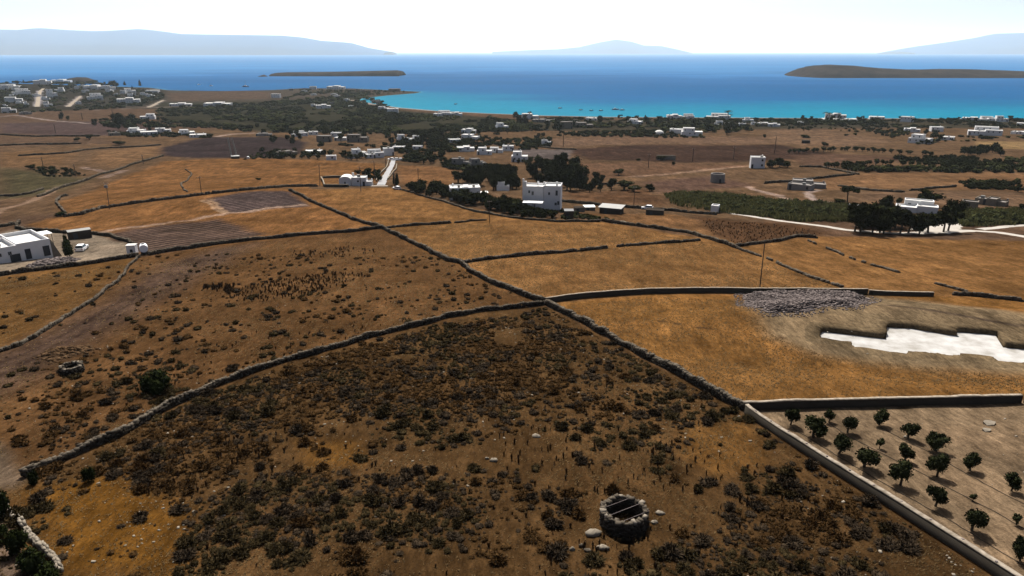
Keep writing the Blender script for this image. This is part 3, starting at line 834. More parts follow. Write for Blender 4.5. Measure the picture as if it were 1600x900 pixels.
stone_wall([(102, 339), (130, 335), (160, 326), (200, 320), (250, 313), (300, 307), (330, 303), (370, 299), (400, 296), (450, 292), (495, 291.5)], 1.2, 0.8, 'long stone wall above the ploughed plot, two poles beside it', 0.8)
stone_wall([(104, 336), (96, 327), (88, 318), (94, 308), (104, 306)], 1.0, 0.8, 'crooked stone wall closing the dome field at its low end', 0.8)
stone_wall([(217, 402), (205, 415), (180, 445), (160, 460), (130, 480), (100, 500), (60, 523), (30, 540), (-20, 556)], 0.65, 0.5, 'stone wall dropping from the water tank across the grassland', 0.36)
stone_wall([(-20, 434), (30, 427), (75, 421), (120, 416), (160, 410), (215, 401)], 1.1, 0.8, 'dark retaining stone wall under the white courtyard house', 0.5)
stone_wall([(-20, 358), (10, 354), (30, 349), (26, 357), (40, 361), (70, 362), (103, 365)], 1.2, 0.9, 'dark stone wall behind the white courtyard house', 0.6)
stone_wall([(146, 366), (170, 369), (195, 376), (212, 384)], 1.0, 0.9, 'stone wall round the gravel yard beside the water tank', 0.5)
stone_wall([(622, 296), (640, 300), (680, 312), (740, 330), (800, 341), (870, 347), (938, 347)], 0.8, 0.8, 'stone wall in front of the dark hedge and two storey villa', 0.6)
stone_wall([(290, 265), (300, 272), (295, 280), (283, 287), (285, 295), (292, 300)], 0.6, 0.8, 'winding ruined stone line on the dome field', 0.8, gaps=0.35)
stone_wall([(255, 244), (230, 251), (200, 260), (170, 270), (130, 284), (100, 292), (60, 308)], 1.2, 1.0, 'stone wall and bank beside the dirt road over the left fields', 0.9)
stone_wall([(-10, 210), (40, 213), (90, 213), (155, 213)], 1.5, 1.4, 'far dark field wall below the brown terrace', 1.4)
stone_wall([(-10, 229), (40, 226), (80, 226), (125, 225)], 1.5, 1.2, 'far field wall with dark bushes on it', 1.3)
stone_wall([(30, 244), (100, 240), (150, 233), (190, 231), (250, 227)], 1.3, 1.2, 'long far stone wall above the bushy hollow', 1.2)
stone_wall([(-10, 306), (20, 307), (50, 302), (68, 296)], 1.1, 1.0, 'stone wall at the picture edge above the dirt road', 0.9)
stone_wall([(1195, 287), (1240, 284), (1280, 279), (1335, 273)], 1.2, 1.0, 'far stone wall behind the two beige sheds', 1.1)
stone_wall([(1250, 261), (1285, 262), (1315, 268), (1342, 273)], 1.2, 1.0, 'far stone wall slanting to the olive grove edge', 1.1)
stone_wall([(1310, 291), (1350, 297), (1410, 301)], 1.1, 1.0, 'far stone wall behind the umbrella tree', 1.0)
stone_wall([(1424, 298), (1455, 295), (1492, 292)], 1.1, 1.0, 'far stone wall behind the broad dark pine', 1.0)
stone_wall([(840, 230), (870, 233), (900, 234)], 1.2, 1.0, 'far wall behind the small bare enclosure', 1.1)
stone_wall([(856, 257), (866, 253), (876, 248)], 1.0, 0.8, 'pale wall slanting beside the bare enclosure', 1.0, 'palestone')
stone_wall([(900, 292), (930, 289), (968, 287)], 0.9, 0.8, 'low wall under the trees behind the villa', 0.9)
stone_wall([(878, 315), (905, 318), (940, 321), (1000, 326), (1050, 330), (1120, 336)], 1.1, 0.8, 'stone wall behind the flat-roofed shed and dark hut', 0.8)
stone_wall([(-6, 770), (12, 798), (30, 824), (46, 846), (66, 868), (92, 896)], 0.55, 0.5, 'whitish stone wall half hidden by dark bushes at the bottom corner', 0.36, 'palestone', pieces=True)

# ------------------------------------------------------------------ rendered (concrete) boundary walls
def boundary_wall(px, h, t, label, studs=False):
    P = resample(wpoly(px), 0.8)
    c = np.array([*P[0], float(H(*P[0]))])
    root = thing('boundary_wall', c, 0, label, 'boundary wall', 'rendered boundary walls')
    T = np.gradient(P, axis=0)
    T /= np.linalg.norm(T, axis=1)[:, None]
    Nn = np.stack([-T[:, 1], T[:, 0]], 1)
    z = H(P[:, 0], P[:, 1])
    z = np.convolve(np.pad(z, 4, 'edge'), np.ones(9) / 9, 'valid')
    def strip(half, zlo, zhi, name, m):
        a, b = P + Nn * half, P - Nn * half
        V = np.vstack([np.c_[a, zlo], np.c_[a, zhi], np.c_[b, zhi], np.c_[b, zlo]]) - c
        n = len(P)
        i = np.arange(n - 1)
        Fc = np.vstack([np.c_[i + k * n, i + 1 + k * n, i + 1 + ((k + 1) % 4) * n, i + ((k + 1) % 4) * n] for k in range(4)] + [np.array([[0, n, 2 * n, 3 * n], [n - 1, 4 * n - 1, 3 * n - 1, 2 * n - 1]])])
        return obj(name, np_mesh(name, V, Fc, m), root)
    hj = (fbm(P[:, 0] / 1.3, P[:, 1] / 1.3, 5, 2) - 0.5) * 0.16
    strip(t / 2, z - 0.8, z + h, 'wall_body', M['concrete'])  # body colour darkened for shade, coping left pale
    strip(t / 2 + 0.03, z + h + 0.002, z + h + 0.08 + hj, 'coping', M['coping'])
    if studs:
        step = 3
        me = None
        for k in range(2, len(P) - 1, step):
            if me is None:
                mb = MB(); mb.box(-0.07, 0.07, -0.05, 0.05, 0, 0.09); me = mb.mesh('stub', M['iron'])
            o = obj('stub', me, root)
            q = P[k] + Nn[k] * (random.random() - 0.5) * 0.2
            o.location = (q[0] - c[0], q[1] - c[1], z[k] + h + 0.06 - c[2])
    return root
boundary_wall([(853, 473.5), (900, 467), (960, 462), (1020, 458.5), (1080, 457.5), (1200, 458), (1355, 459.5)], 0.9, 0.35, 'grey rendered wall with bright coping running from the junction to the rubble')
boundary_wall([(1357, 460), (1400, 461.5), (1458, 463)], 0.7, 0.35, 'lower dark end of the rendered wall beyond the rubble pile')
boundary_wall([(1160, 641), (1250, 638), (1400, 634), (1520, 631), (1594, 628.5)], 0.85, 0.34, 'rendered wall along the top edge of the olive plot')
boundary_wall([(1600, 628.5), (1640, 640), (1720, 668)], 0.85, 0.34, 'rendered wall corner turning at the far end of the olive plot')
boundary_wall([(1165, 646), (1220, 683), (1300, 735), (1400, 798), (1500, 862), (1590, 920), (1680, 980)], 0.85, 0.32, 'long slanting rendered wall between olive plot and scrub field', True)
boundary_wall([(502, 280), (505, 285), (507, 292), (545, 292.5)], 1.2, 0.5, 'low rendered wall round the chapel forecourt')
boundary_wall([(505, 278.5), (520, 277.8), (536, 278)], 1.0, 0.5, 'back wall of the chapel forecourt')
boundary_wall([(607.5, 251), (604, 263), (592, 274), (588, 284)], 0.9, 0.4, 'pale wall along the chapel side of the concrete road')
boundary_wall([(620, 258), (619, 265), (612, 273), (606, 281)], 0.8, 0.4, 'pale wall along the hedge side of the concrete road')

# ------------------------------------------------------------------ buildings
WIN = {}
def win_mesh(kind):
    if kind not in WIN:
        mb = MB()
        if kind == 'pane':
            mb.box(-0.42, 0.42, -0.035, 0.0, 0.08, 0.92)
            WIN[kind] = mb.mesh('pane', M['glass'])
        elif kind == 'frame':
            for b in ((-0.5, -0.42, 0, 1), (0.42, 0.5, 0, 1), (-0.42, 0.42, 0, 0.08), (-0.42, 0.42, 0.92, 1), (-0.03, 0.03, 0.08, 0.92)):
                mb.box(b[0], b[1], -0.06, 0.0, b[2], b[3])
            WIN[kind] = mb.mesh('window', M['frame'])
        elif kind == 'plain':
            mb.box(-0.5, 0.5, -0.05, 0.0, 0, 1)
            WIN[kind] = mb.mesh('window', M['glass'])
        elif kind == 'door':
            mb.box(-0.5, 0.5, -0.06, 0.0, 0, 1)
            WIN[kind] = mb.mesh('door', M['shutter'])
    return WIN[kind]

def add_opening(root, kind, x, y, z, w, h, rz=0.0, big=False):
    if kind == 'window' and big:
        o = obj('window', win_mesh('frame'), root)
        p = obj('pane', win_mesh('pane'), o)
    elif kind == 'window':
        o = obj('window', win_mesh('plain'), root)
    else:
        o = obj('door', win_mesh('door'), root)
    o.location = (x, y, z)
    o.rotation_euler = (0, 0, rz)
    o.scale = (w, 1, h)
    return o

def block(wb, rb, x0, x1, y0, y1, z0, z1, par=0.35, t=0.25):
    """outer walls with a parapet, and the recessed roof slab"""
    for a, b in (((x0, y0), (x1, y0)), ((x1, y0), (x1, y1)), ((x1, y1), (x0, y1)), ((x0, y1), (x0, y0))):
        wb.poly([(*a, z0), (*b, z0), (*b, z1), (*a, z1)])
    o, i = [(x0, y0), (x1, y0), (x1, y1), (x0, y1)], [(x0 + t, y0 + t), (x1 - t, y0 + t), (x1 - t, y1 - t), (x0 + t, y1 - t)]
    for k in range(4):
        j = (k + 1) % 4
        wb.poly([(*o[k], z1), (*o[j], z1), (*i[j], z1), (*i[k], z1)])
        wb.poly([(*i[k], z1), (*i[j], z1), (*i[j], z1 - par), (*i[k], z1 - par)])
    rb.poly([(*p, z1 - par + 0.003) for p in i])

STYLES = {
    'box': [(0, 1, 0, 1, 1)],
    'two': [(0, 1, 0, 1, 0.58), (0.08, 0.62, 0.2, 0.98, 1)],
    'twor': [(0, 1, 0, 1, 0.58), (0.4, 0.94, 0.2, 0.98, 1)],
    'row': [(0, 0.38, 0.1, 1, 0.8), (0.385, 0.72, 0, 0.9, 1), (0.725, 1, 0.15, 1, 0.66)],
    'ell': [(0, 0.62, 0.25, 1, 1), (0.625, 1, 0, 0.8, 0.68)],
    'terr': [(0, 0.5, 0, 0.7, 0.55), (0.2, 0.9, 0.705, 1.2, 1), (0.505, 1, 0.1, 0.7, 0.72)],
}
HOUSES = 0
def house(label, u0, u1, v, hpx, style='box', wall='white', depth_r=0.7, wins=None, doors=None, rot=None, group=None, name='house', cat='house', par=0.35):
    global HOUSES
    HOUSES += 1
    rs = random.Random(HOUSES * 7 + 1)
    p = at1((u0 + u1) / 2, v)
    D = depth(p)
    W = (u1 - u0) * D / F
    el = math.atan2(CAMZ - p[2], p[1])
    ht = hpx * D / F / math.cos(el) * (0.86 if v < 250 else 1.0)
    dep = max(3.0, W * depth_r)
    # part of the height seen is roof depth
    ht = max(2.6, ht - 0.0 * dep)
    rz = -math.atan2(p[0], p[1]) + (rs.uniform(-0.3, 0.3) if rot is None else rot)
    root = thing(name, p, rz, label, cat, group)
    wb, rb = MB(), MB()
    blocks = STYLES[style] if isinstance(style, str) else style
    for (a, b, c, d, f) in blocks:
        block(wb, rb, (a - 0.5) * W, (b - 0.5) * W, c * dep, d * dep, -1.5, f * ht, par)
    wb.build('wall', M[wall], root)
    rb.build('roof', M['roof' if wall in ('white',) else 'greywall'], root)
    big = (u1 - u0) > 45
    if wins is None:
        wins = []
        for (a, b, c, d, f) in blocks:
            bw = (b - a) * W
            n = int(min(4, bw / 3.2))
            if n < 1 or f * ht < 2.4:
                continue
            for k in range(n):
                if rs.random() < 0.75:
                    xx = (a - 0.5) * W + bw * (k + 0.5 + rs.uniform(-0.15, 0.15)) / n
                    zz = f * ht - 2.2 if f * ht > 2.9 else 0.8
                    wins.append((xx, c * dep - 0.002, zz, 0.95, 1.15))
                    if f * ht > 5.6 and rs.random() < 0.7:
                        wins.append((xx, c * dep - 0.002, 1.1, 0.95, 1.2))
        if doors is None and W > 6:
            a, b, c, d, f = blocks[0]
            doors = [((a - 0.5) * W + (b - a) * W * rs.choice((0.12, 0.9)), c * dep - 0.002, -0.1, 1.0, 2.2)]
    else:
        wins = [((fx - 0.5) * W, fy * dep - 0.002, fz * ht, ww, wh) for fx, fy, fz, ww, wh in wins]
        doors = [((fx - 0.5) * W, fy * dep - 0.002, fz * ht, ww, wh) for fx, fy, fz, ww, wh in (doors or [])]
    a, b, c, d, f = blocks[0]
    if rs.random() < 0.7 and W > 5:
        xx, yy, zz = (a - 0.5) * W + (b - a) * W * rs.uniform(0.25, 0.75), dep * (c + (d - c) * rs.uniform(0.3, 0.7)), f * ht - par
        mb = MB(); mb.tube((xx - 0.7, yy, zz + 0.75), (xx + 0.7, yy, zz + 0.75), 0.38, n=8); mb.box(xx - 0.6, xx + 0.6, yy - 0.25, yy + 0.25, zz, zz + 0.4)
        mb.build('roof_tank', M['sheet'], root)
    if rs.random() < 0.6 and W > 6:
        a, b, c, d, f = blocks[-1]
        xx, yy = (a - 0.5) * W + (b - a) * W * rs.choice((0.12, 0.85)), dep * (c + (d - c) * 0.8)
        mb = MB(); mb.box(xx - 0.3, xx + 0.3, yy - 0.3, yy + 0.3, f * ht - 0.4, f * ht + 0.8, 0.05, 0.05)
        mb.build('chimney', M['white' if wall == 'white' else 'greywall'], root)
    for q in wins:
        add_opening(root, 'window', *q, big=big)
    for q in doors or []:
        add_opening(root, 'door', *q)
    return root, W, dep, ht

# the courtyard house at the left edge
r, W, dep, ht = house('long white courtyard house with deep roof parapets beside a gravel yard', -46, 75, 410.5, 25.5, [(0, 0.62, 0, 0.95, 0.95), (0.622, 1.0, 0.03, 1.25, 1.0)], depth_r=0.62, rot=0.20, par=0.8,
                      wins=[(0.42, 0, 0.42, 0.7, 0.8), (0.53, 0, 0.43, 0.7, 0.8), (0.2, 0, 0.42, 0.7, 0.8)], doors=[(0.73, 0.03, -0.02, 1.1, 2.3), (0.58, 0, -0.02, 1.9, 1.7), (0.3, 0, -0.02, 1.1, 2.2)])
mb = MB()  # porch corner and battered stone buttress
mb.hull8([(W * 0.5 + 0.01, 0.6, -1.5), (W * 0.5 + 2.0, 0.6, -1.5), (W * 0.5 + 2.0, 7.0, -1.5), (W * 0.5 + 0.01, 7.0, -1.5), (W * 0.5 + 0.01, 0.9, ht * 0.9), (W * 0.5 + 0.35, 0.9, ht * 0.9), (W * 0.5 + 0.35, 6.0, ht * 0.9), (W * 0.5 + 0.01, 6.0, ht * 0.9)])
mb.build('buttress', M['beige'], r)
add_opening(r, 'door', W * 0.5 - 1.0, 0.03 * dep - 0.004, -0.1, 1.3, 2.3)
mb = MB(); mb.box(W * 0.5 + 0.05, W * 0.5 + 2.6, 7.2, 11.0, ht * 0.86, ht * 0.86 + 0.08); mb.build('awning', M['canvas'], r)
mb = MB(); mb.tube((W * 0.5 + 2.4, 7.4, -1), (W * 0.5 + 2.4, 7.4, ht * 0.86), 0.06); mb.build('awning_post', M['wood'], r)
mb = MB(); mb.tube((W * 0.5 + 2.4, 10.8, -1), (W * 0.5 + 2.4, 10.8, ht * 0.86), 0.06); mb.build('awning_post', M['wood'], r)

# the two storey villa in the middle
r, W, dep, ht = house('tall white two storey villa with rounded corner parapets among dark trees', 816, 875, 328, 37, [(0, 0.55, 0.0, 0.9, 0.97), (0.552, 1.0, 0.06, 1.0, 1.0), (0, 0.1, -0.02, 0.14, 1.16)], depth_r=0.55, rot=-0.12, par=0.5,
                      wins=[(0.18, 0, 0.68, 0.7, 1.0), (0.27, 0, 0.6, 0.8, 1.4), (0.9, 0.06, 0.6, 0.8, 1.9), (0.95, 0.06, 0.22, 0.8, 1.4), (0.88, 0.06, 0.2, 0.8, 1.0), (0.7, 0.06, 0.62, 0.7, 1.0)], doors=[(0.3, 0, -0.02, 1.1, 2.2)])
mb = MB(); mb.box(-W * 0.42, W * 0.10, -7.6, -4.4, ht * 0.46, ht * 0.46 + 0.14); mb.build('veranda_roof', M['canvas'], r)
for xx in (-W * 0.40, -W * 0.15, W * 0.08):
    mb = MB(); mb.tube((xx, -4.5, -1), (xx, -4.5, ht * 0.46), 0.1); mb.build('veranda_post', M['white'], r)
    mb = MB(); mb.tube((xx, -7.4, -1), (xx, -7.4, ht * 0.46), 0.1); mb.build('veranda_post', M['white'], r)
for xx, yy in ((-W * 0.12, 0.5), (0.05 * W, 0.4), (W * 0.38, 0.5)):
    mb = MB(); mb.box(xx * 1 - 0.4, xx + 0.4, yy * dep - 0.3, yy * dep + 0.3, ht * 0.94, ht + 0.9, 0.1, 0.1); mb.build('chimney', M['white'], r)
mb = MB(); mb.tube((W * 0.05 - 2, 0.3 * dep, ht + 0.2), (W * 0.05 - 0.6, 0.3 * dep, ht + 0.2), 0.35, n=10); mb.build('water_heater', M['paint'], r)

r, W, dep, ht = house('cubic white house with one awning standing in front of the villa grove', 704, 751, 312, 18.5, 'box', rot=0.08, depth_r=0.6, wins=[(0.36, 0, 0.35, 0.9, 1.2), (0.68, 0, 0.32, 0.9, 1.2)], doors=[(0.9, 0, -0.02, 1.0, 2.1)])
for xx, yy, zz in ((-W * 0.2, 0.35, 0.9), (W * 0.05, 0.6, 0.6), (W * 0.3, 0.4, 0.8)):
    mb = MB(); mb.box(xx - 0.5, xx + 0.5, yy * dep - 0.3, yy * dep + 0.3, ht - 0.3, ht - 0.3 + zz, 0.08, 0.08); mb.build('chimney', M['greywall'], r)
mb = MB(); mb.hull8([(-W * 0.05, 0.3 * dep, ht - 0.2), (W * 0.12, 0.3 * dep, ht - 0.2), (W * 0.12, 0.5 * dep, ht + 0.5), (-W * 0.05, 0.5 * dep, ht + 0.5), (-W * 0.05, 0.3 * dep, ht - 0.1), (W * 0.12, 0.3 * dep, ht - 0.1), (W * 0.12, 0.5 * dep, ht + 0.6), (-W * 0.05, 0.5 * dep, ht + 0.6)]); mb.build('solar_panel', M['glass'], r)
mb = MB(); mb.box(W * 0.5 + 0.02, W * 0.5 + 3.2, 0.5, 4.0, 2.3, 2.4); mb.build('awning', M['canvas'], r)
for yy in (0.6, 3.9):
    mb = MB(); mb.tube((W * 0.5 + 3.1, yy, -1), (W * 0.5 + 3.1, yy, 2.3), 0.06); mb.build('awning_post', M['wood'], r)
# chapel by the road
r, W, dep, ht = house('whitewashed chapel with annexe and bell gable beside the concrete road', 550, 581, 290.5, 13, [(0, 0.72, 0.0, 0.8, 1.0), (0.722, 1.0, 0.05, 0.6, 0.5)], rot=-0.15, depth_r=0.8, wins=[(0.32, 0, 0.45, 0.8, 0.8)], doors=[(0.6, 0, -0.02, 1.0, 2.0)], name='chapel', cat='chapel')
mb = MB()  # barrel vaulted nave
nx, n = W * 0.5, 9
for i in range(n):
    a0, a1 = PI * i / n, PI * (i + 1) / n
    q = [(-nx - 3.0 + 2.6 * math.cos(a), 2.9 + 1.3 * math.sin(a)) for a in (a0, a1)]
    mb.poly([(q[0][0], 0.3, q[0][1]), (q[0][0], 7.5, q[0][1]), (q[1][0], 7.5, q[1][1]), (q[1][0], 0.3, q[1][1])])
mb.build('vault', M['roof'], r)
mb = MB()
mb.box(-nx - 5.6, -nx - 0.4, 0.35, 7.45, -1.5, 2.9)
mb.poly([(-nx - 3 + 2.6 * math.cos(PI * i / n), 0.34, 2.9 + 1.3 * math.sin(PI * i / n)) for i in range(n + 1)])
mb.build('nave', M['white'], r)
mb = MB(); mb.box(-nx - 0.5, -nx + 0.6, 5.0, 5.5, 2.5, 5.2, 0.15, 0); mb.build('bell_gable', M['white'], r)
add_opening(r, 'window', -nx - 3.0, 0.33, 1.0, 0.6, 0.9)

GV, GB, GM = 'white houses of the hillside village', 'houses along the beach', 'white houses between the fields'
table = [
    # label, u0, u1, base v, height px, style, wall, group
    ('hillside white house touching the sky line above the dirt road', 54, 78, 131.5, 8, 'row', 'white', GV),
    ('long low white row on the crest beside the dark knoll', 80, 106, 129.5, 6, 'row', 'white', GV),
    ('white terrace block at the crest left end', -6, 12, 140, 9, 'terr', 'white', GV),
    ('pale two level house with bright roof below the crest', 8, 28, 137.5, 6, 'two', 'white', GV),
    ('stepped white houses left of the steep white road', 22, 46, 149, 11, 'terr', 'white', GV),
    ('white house with flat bright terrace under the stepped group', 10, 33, 160, 9, 'ell', 'white', GV),
    ('big white complex right of the steep white road', 76, 90, 153, 15, 'two', 'white', GV),
    ('upper white wing joined on the slope behind the big complex', 86, 99, 144, 8, 'twor', 'white', GV),
    ('small sunlit cubic house at the foot of the steep road', 39, 45, 166, 9, 'two', 'white', GV),
    ('lowest white hall with bright round corner at the village foot', 5, 24, 176.5, 9, 'ell', 'white', GV),
    ('low sheds with white car roofs below the village', 33, 49, 179, 5, 'row', 'greywall', GV),
    ('tiny white house between the two pale roads', 68, 75, 164, 6, 'box', 'white', GV),
    ('small bright house above the second pale road', 117, 124, 139, 4.5, 'box', 'white', GV),
    ('row of grey white houses on the bare crest', 131, 160, 140, 8, 'row', 'white', GV),
    ('pale blue-grey stepped complex in trees right of second road', 138, 160, 157, 12, 'terr', 'white', GV),
    ('beige and white row at the seaward edge', 160, 180, 140.5, 7, 'ell', 'white', GV),
    ('long house with bright gable above the third pale road', 185, 217, 161, 9, 'row', 'white', GV),
    ('white pair of houses near the sea edge past the big dark tree', 195, 212, 145.5, 8, 'two', 'white', GV),
    ('low house on the shore side of the village end', 228, 246, 145.5, 5, 'box', 'white', GV),
    ('pale house low in the trees beside the brown headland field', 266, 297, 166, 5.5, 'row', 'white', GV),
    ('long white row in trees under the headland field', 318, 357, 166, 6.5, 'row', 'white', GV),
    ('bright pair of shore buildings at the headland', 424, 437, 153, 7, 'box', 'white', GV),
    ('flat roofed white house first in the lower hamlet', 199, 223, 208, 8.5, 'two', 'white', GM),
    ('low white house second in the lower hamlet', 222, 246, 212, 7, 'box', 'white', GM),
    ('white house with wide flat roof third in the lower hamlet', 244, 266, 207, 7, 'ell', 'white', GM),
    ('taller white house at the end of the lower hamlet', 281, 304, 211, 9, 'two', 'white', GM),
    ('low bright canopy house below the end of the hamlet', 297, 320, 215, 5, 'box', 'white', GM),
    ('small brown outhouse below the lower hamlet', 172, 188, 212, 5, 'box', 'beige', GM),
    ('white house in trees above the lower hamlet', 220, 241, 186.5, 9, 'twor', 'white', GM),
    ('low pale sheds beside the dark ploughed field', 400, 422, 213, 3.5, 'row', 'greywall', GM),
    ('long white farmhouse at the edge of the ploughed field', 458, 482, 213, 8, 'terr', 'white', GM),
    ('white extension beside the long farmhouse', 483, 497, 211, 6, 'box', 'white', GM),
    ('square beige stone tower house behind dark trees', 495, 517, 222, 11, 'box', 'beige', GM),
    ('white flat-roofed house behind the stone tower house', 517, 532, 214, 7.5, 'box', 'white', GM),
    ('wide beige stone house with corner block', 541, 574, 222.5, 13, 'ell', 'beige', GM),
    ('low white wall building between the two stone houses', 522, 541, 220, 5, 'box', 'white', GM),
    ('pale blue-white two storey house in the trees', 623, 640, 223, 14, 'two', 'white', GM),
    ('white gabled house next to the pale blue-white one', 641, 657, 222, 11, 'twor', 'white', GM),
    ('tall white house on the rise behind the grove', 777, 795, 203, 12, 'two', 'white', GM),
    ('white twin house on the rise with dark openings', 720, 742, 209, 9, 'row', 'white', GM),
    ('white house with long terrace below the twin house', 719, 746, 219, 9, 'ell', 'white', GM),
    ('low white shed line beside the upper road', 702, 720, 223, 5.5, 'box', 'white', GM),
    ('brownish low house behind the hedge of the golden field', 436, 466, 243, 8, 'row', 'beige', GM),
    ('bright roofed white bungalow behind the hedge of the golden field', 476, 501, 242, 7, 'box', 'white', GM),
    ('small bright canopy in the hedge beside the golden field', 510, 525, 250, 4, 'box', 'white', GM),
    ('large white house left wing by the top of the concrete road', 551, 574, 245, 13, 'two', 'white', GM),
    ('large white house with long verandah by the concrete road', 573, 601, 247, 13, 'terr', 'white', GM),
    ('tall sunlit white gable house by the concrete road', 600, 616, 243, 13, 'box', 'white', GM),
    ('flat white house behind the tall gable house', 613, 631, 235, 6, 'box', 'white', GM),
    ('bright white rectangular annex in the dark trees', 644, 658, 234, 4.5, 'box', 'white', GM),
    ('white low house row start in the middle hamlet', 715, 742, 237, 9, 'row', 'white', GM),
    ('two level white house centre of the middle hamlet', 745, 768, 242, 12, 'two', 'white', GM),
    ('white house with flat annex in the middle hamlet', 765, 785, 239, 9, 'ell', 'white', GM),
    ('white house on the enclosure side of the middle hamlet', 786, 803, 236, 9, 'box', 'white', GM),
    ('pale cubic house beside the bare enclosure', 799, 824, 253, 15, 'two', 'white', GM),
    ('white bungalow alone above the bare enclosure', 847, 861, 226, 7.5, 'ell', 'white', GM),
    ('grey unrendered house with flat concrete roofs', 705, 735, 262, 13, 'ell', 'greywall', GM),
    ('grey brown house with stepped concrete roofs', 736, 761, 263, 14, 'two', 'greywall', GM),
    ('bright sunlit white house half hidden in the villa grove', 776, 795, 298, 13, 'two', 'white', GM),
    ('small white house seen through the grove behind the villa', 880, 896, 286, 12, 'two', 'white', GM),
    ('blocky whitewashed mill house standing alone on the slope', 1173, 1194, 263, 17, 'box', 'white', GM),
    ('small white hut at the road behind the brown field', 1110, 1121, 333, 3.6, 'box', 'white', GM),
    ('first beige farm shed with flat white roof', 1230, 1265, 297.5, 8, 'box', 'greywall', GM),
    ('second beige farm shed behind with buttressed wall', 1240, 1288, 294, 10, 'ell', 'greywall', GM),
    ('white house with bright terraces behind the eucalyptus row', 1402, 1460, 333, 15, 'terr', 'white', GM),
    ('bluish white cubic house at the end of the cane thicket', 1325, 1341, 334, 12, 'box', 'white', GM),
    ('low beige garden house behind the reeds', 1503, 1525, 326, 5, 'box', 'beige', GM),
    ('flat low beige terrace building on the bare field', 1524, 1565, 321, 5, 'row', 'beige', GM),
    ('large white villa with dark stone wing on the far plain', 1419, 1448, 224, 15, 'two', 'white', GM),
    ('upper white terraces behind the large far villa', 1414, 1436, 207, 8, 'row', 'white', GM),
    ('white house beside the dark stone wing', 1456, 1473, 206, 8.5, 'box', 'white', GM),
    ('bright low roof right of the large far villa', 1466, 1488, 219, 6, 'box', 'white', GM),
    ('wide white hotel block with many gables on the far plain', 1516, 1561, 212, 14, 'terr', 'white', GM),
    ('low white house at the frame edge on the far plain', 1580, 1606, 210, 5, 'row', 'white', GM),
    ('small white house by the far hedge at the frame edge', 1590, 1610, 197, 5, 'box', 'white', GM),
    ('pale shore building at the root of the spit', 495, 517, 169.5, 7, 'row', 'white', GB),
    ('white buildings on the tip of the village point', 510, 536, 139.5, 6, 'row', 'white', GB),
    ('pale block on the village point near the headland', 484, 494, 139.5, 5, 'box', 'white', GB),
    ('dark red roofed house near the tip of the spit', 607, 624, 143.3, 5, 'box', 'beige', GB),
    ('white house pair at the bend of the bay', 590, 606, 173, 7, 'ell', 'white', GB),
    ('grey white house under the big shore trees', 605, 622, 177, 8, 'box', 'white', GB),
    ('white beach houses with several roofs by the bay', 677, 702, 182, 9, 'terr', 'white', GB),
    ('white beach house next to the several-roofed group', 703, 722, 182.5, 8, 'row', 'white', GB),
    ('white shore house between two dark trees', 817, 842, 187, 10, 'ell', 'white', GB),
    ('long pale wall building under the shore house', 830, 858, 191, 5, 'row', 'greywall', GB),
    ('square beige block near the shore pines', 877, 895, 201, 12, 'box', 'beige', GB),
    ('beige house with low wing beside the square block', 900, 927, 200, 9, 'ell', 'beige', GB),
    ('bright roofed small house by the shore road', 915, 932, 188, 4, 'box', 'white', GB),
    ('white house with dark windows behind the cane hedge', 980, 1001, 194, 8.5, 'two', 'white', GB),
    ('wide white beach hotel left of the palm', 1043, 1066, 186, 8, 'row', 'white', GB),
    ('bright white hotel wing touching the palm', 1063, 1084, 186, 8, 'terr', 'white', GB),
    ('long white beach hotel right of the palm', 1104, 1140, 186.5, 9, 'terr', 'white', GB),
    ('two storey white house with blue windows at the cane hedge', 1065, 1097, 213, 14, 'two', 'white', GB),
    ('low white annex left of the blue windowed house', 1046, 1066, 209, 8, 'box', 'white', GB),
    ('small pale house in dense trees behind the beach hotel', 1119, 1129, 195, 6.5, 'box', 'white', GB),
    ('white house with gable by the beach past the hotel', 1163, 1177, 191, 8, 'two', 'white', GB),
    ('bright low roofs beside the gabled beach house', 1183, 1202, 196, 5, 'row', 'white', GB),
    ('bright white sheds in front of the long hedge', 1200, 1218, 198, 6, 'row', 'white', GB),
    ('beach house beside two palms', 1291, 1321, 184.5, 8, 'row', 'white', GB),
    ('long bright greenhouse roof below the palms', 1287, 1316, 190, 4, 'box', 'white', GB),
    ('second long bright roof next to the greenhouse roof', 1318, 1344, 190, 4.5, 'row', 'white', GB),
    ('low white roof in the middle of the shore hedge', 1360, 1381, 186, 4, 'box', 'white', GB),
    ('pale grey cube house with bright edge in the hedge', 1407, 1425, 190.5, 9, 'box', 'white', GB),
    ('first part of the long white apartment row', 1504, 1532, 190, 7.5, 'row', 'white', GB),
    ('middle part of the long white apartment row', 1533, 1556, 190, 8, 'terr', 'white', GB),
    ('taller end block of the long white apartment row', 1557, 1574, 190.5, 10, 'two', 'white', GB),
]
for i, (lb, u0, u1, v, hp, st, wl, gp) in enumerate(table):
    house(lb, u0, u1, v, hp, st, wl, group=gp, depth_r=0.75 if u1 - u0 < 30 else 0.6)

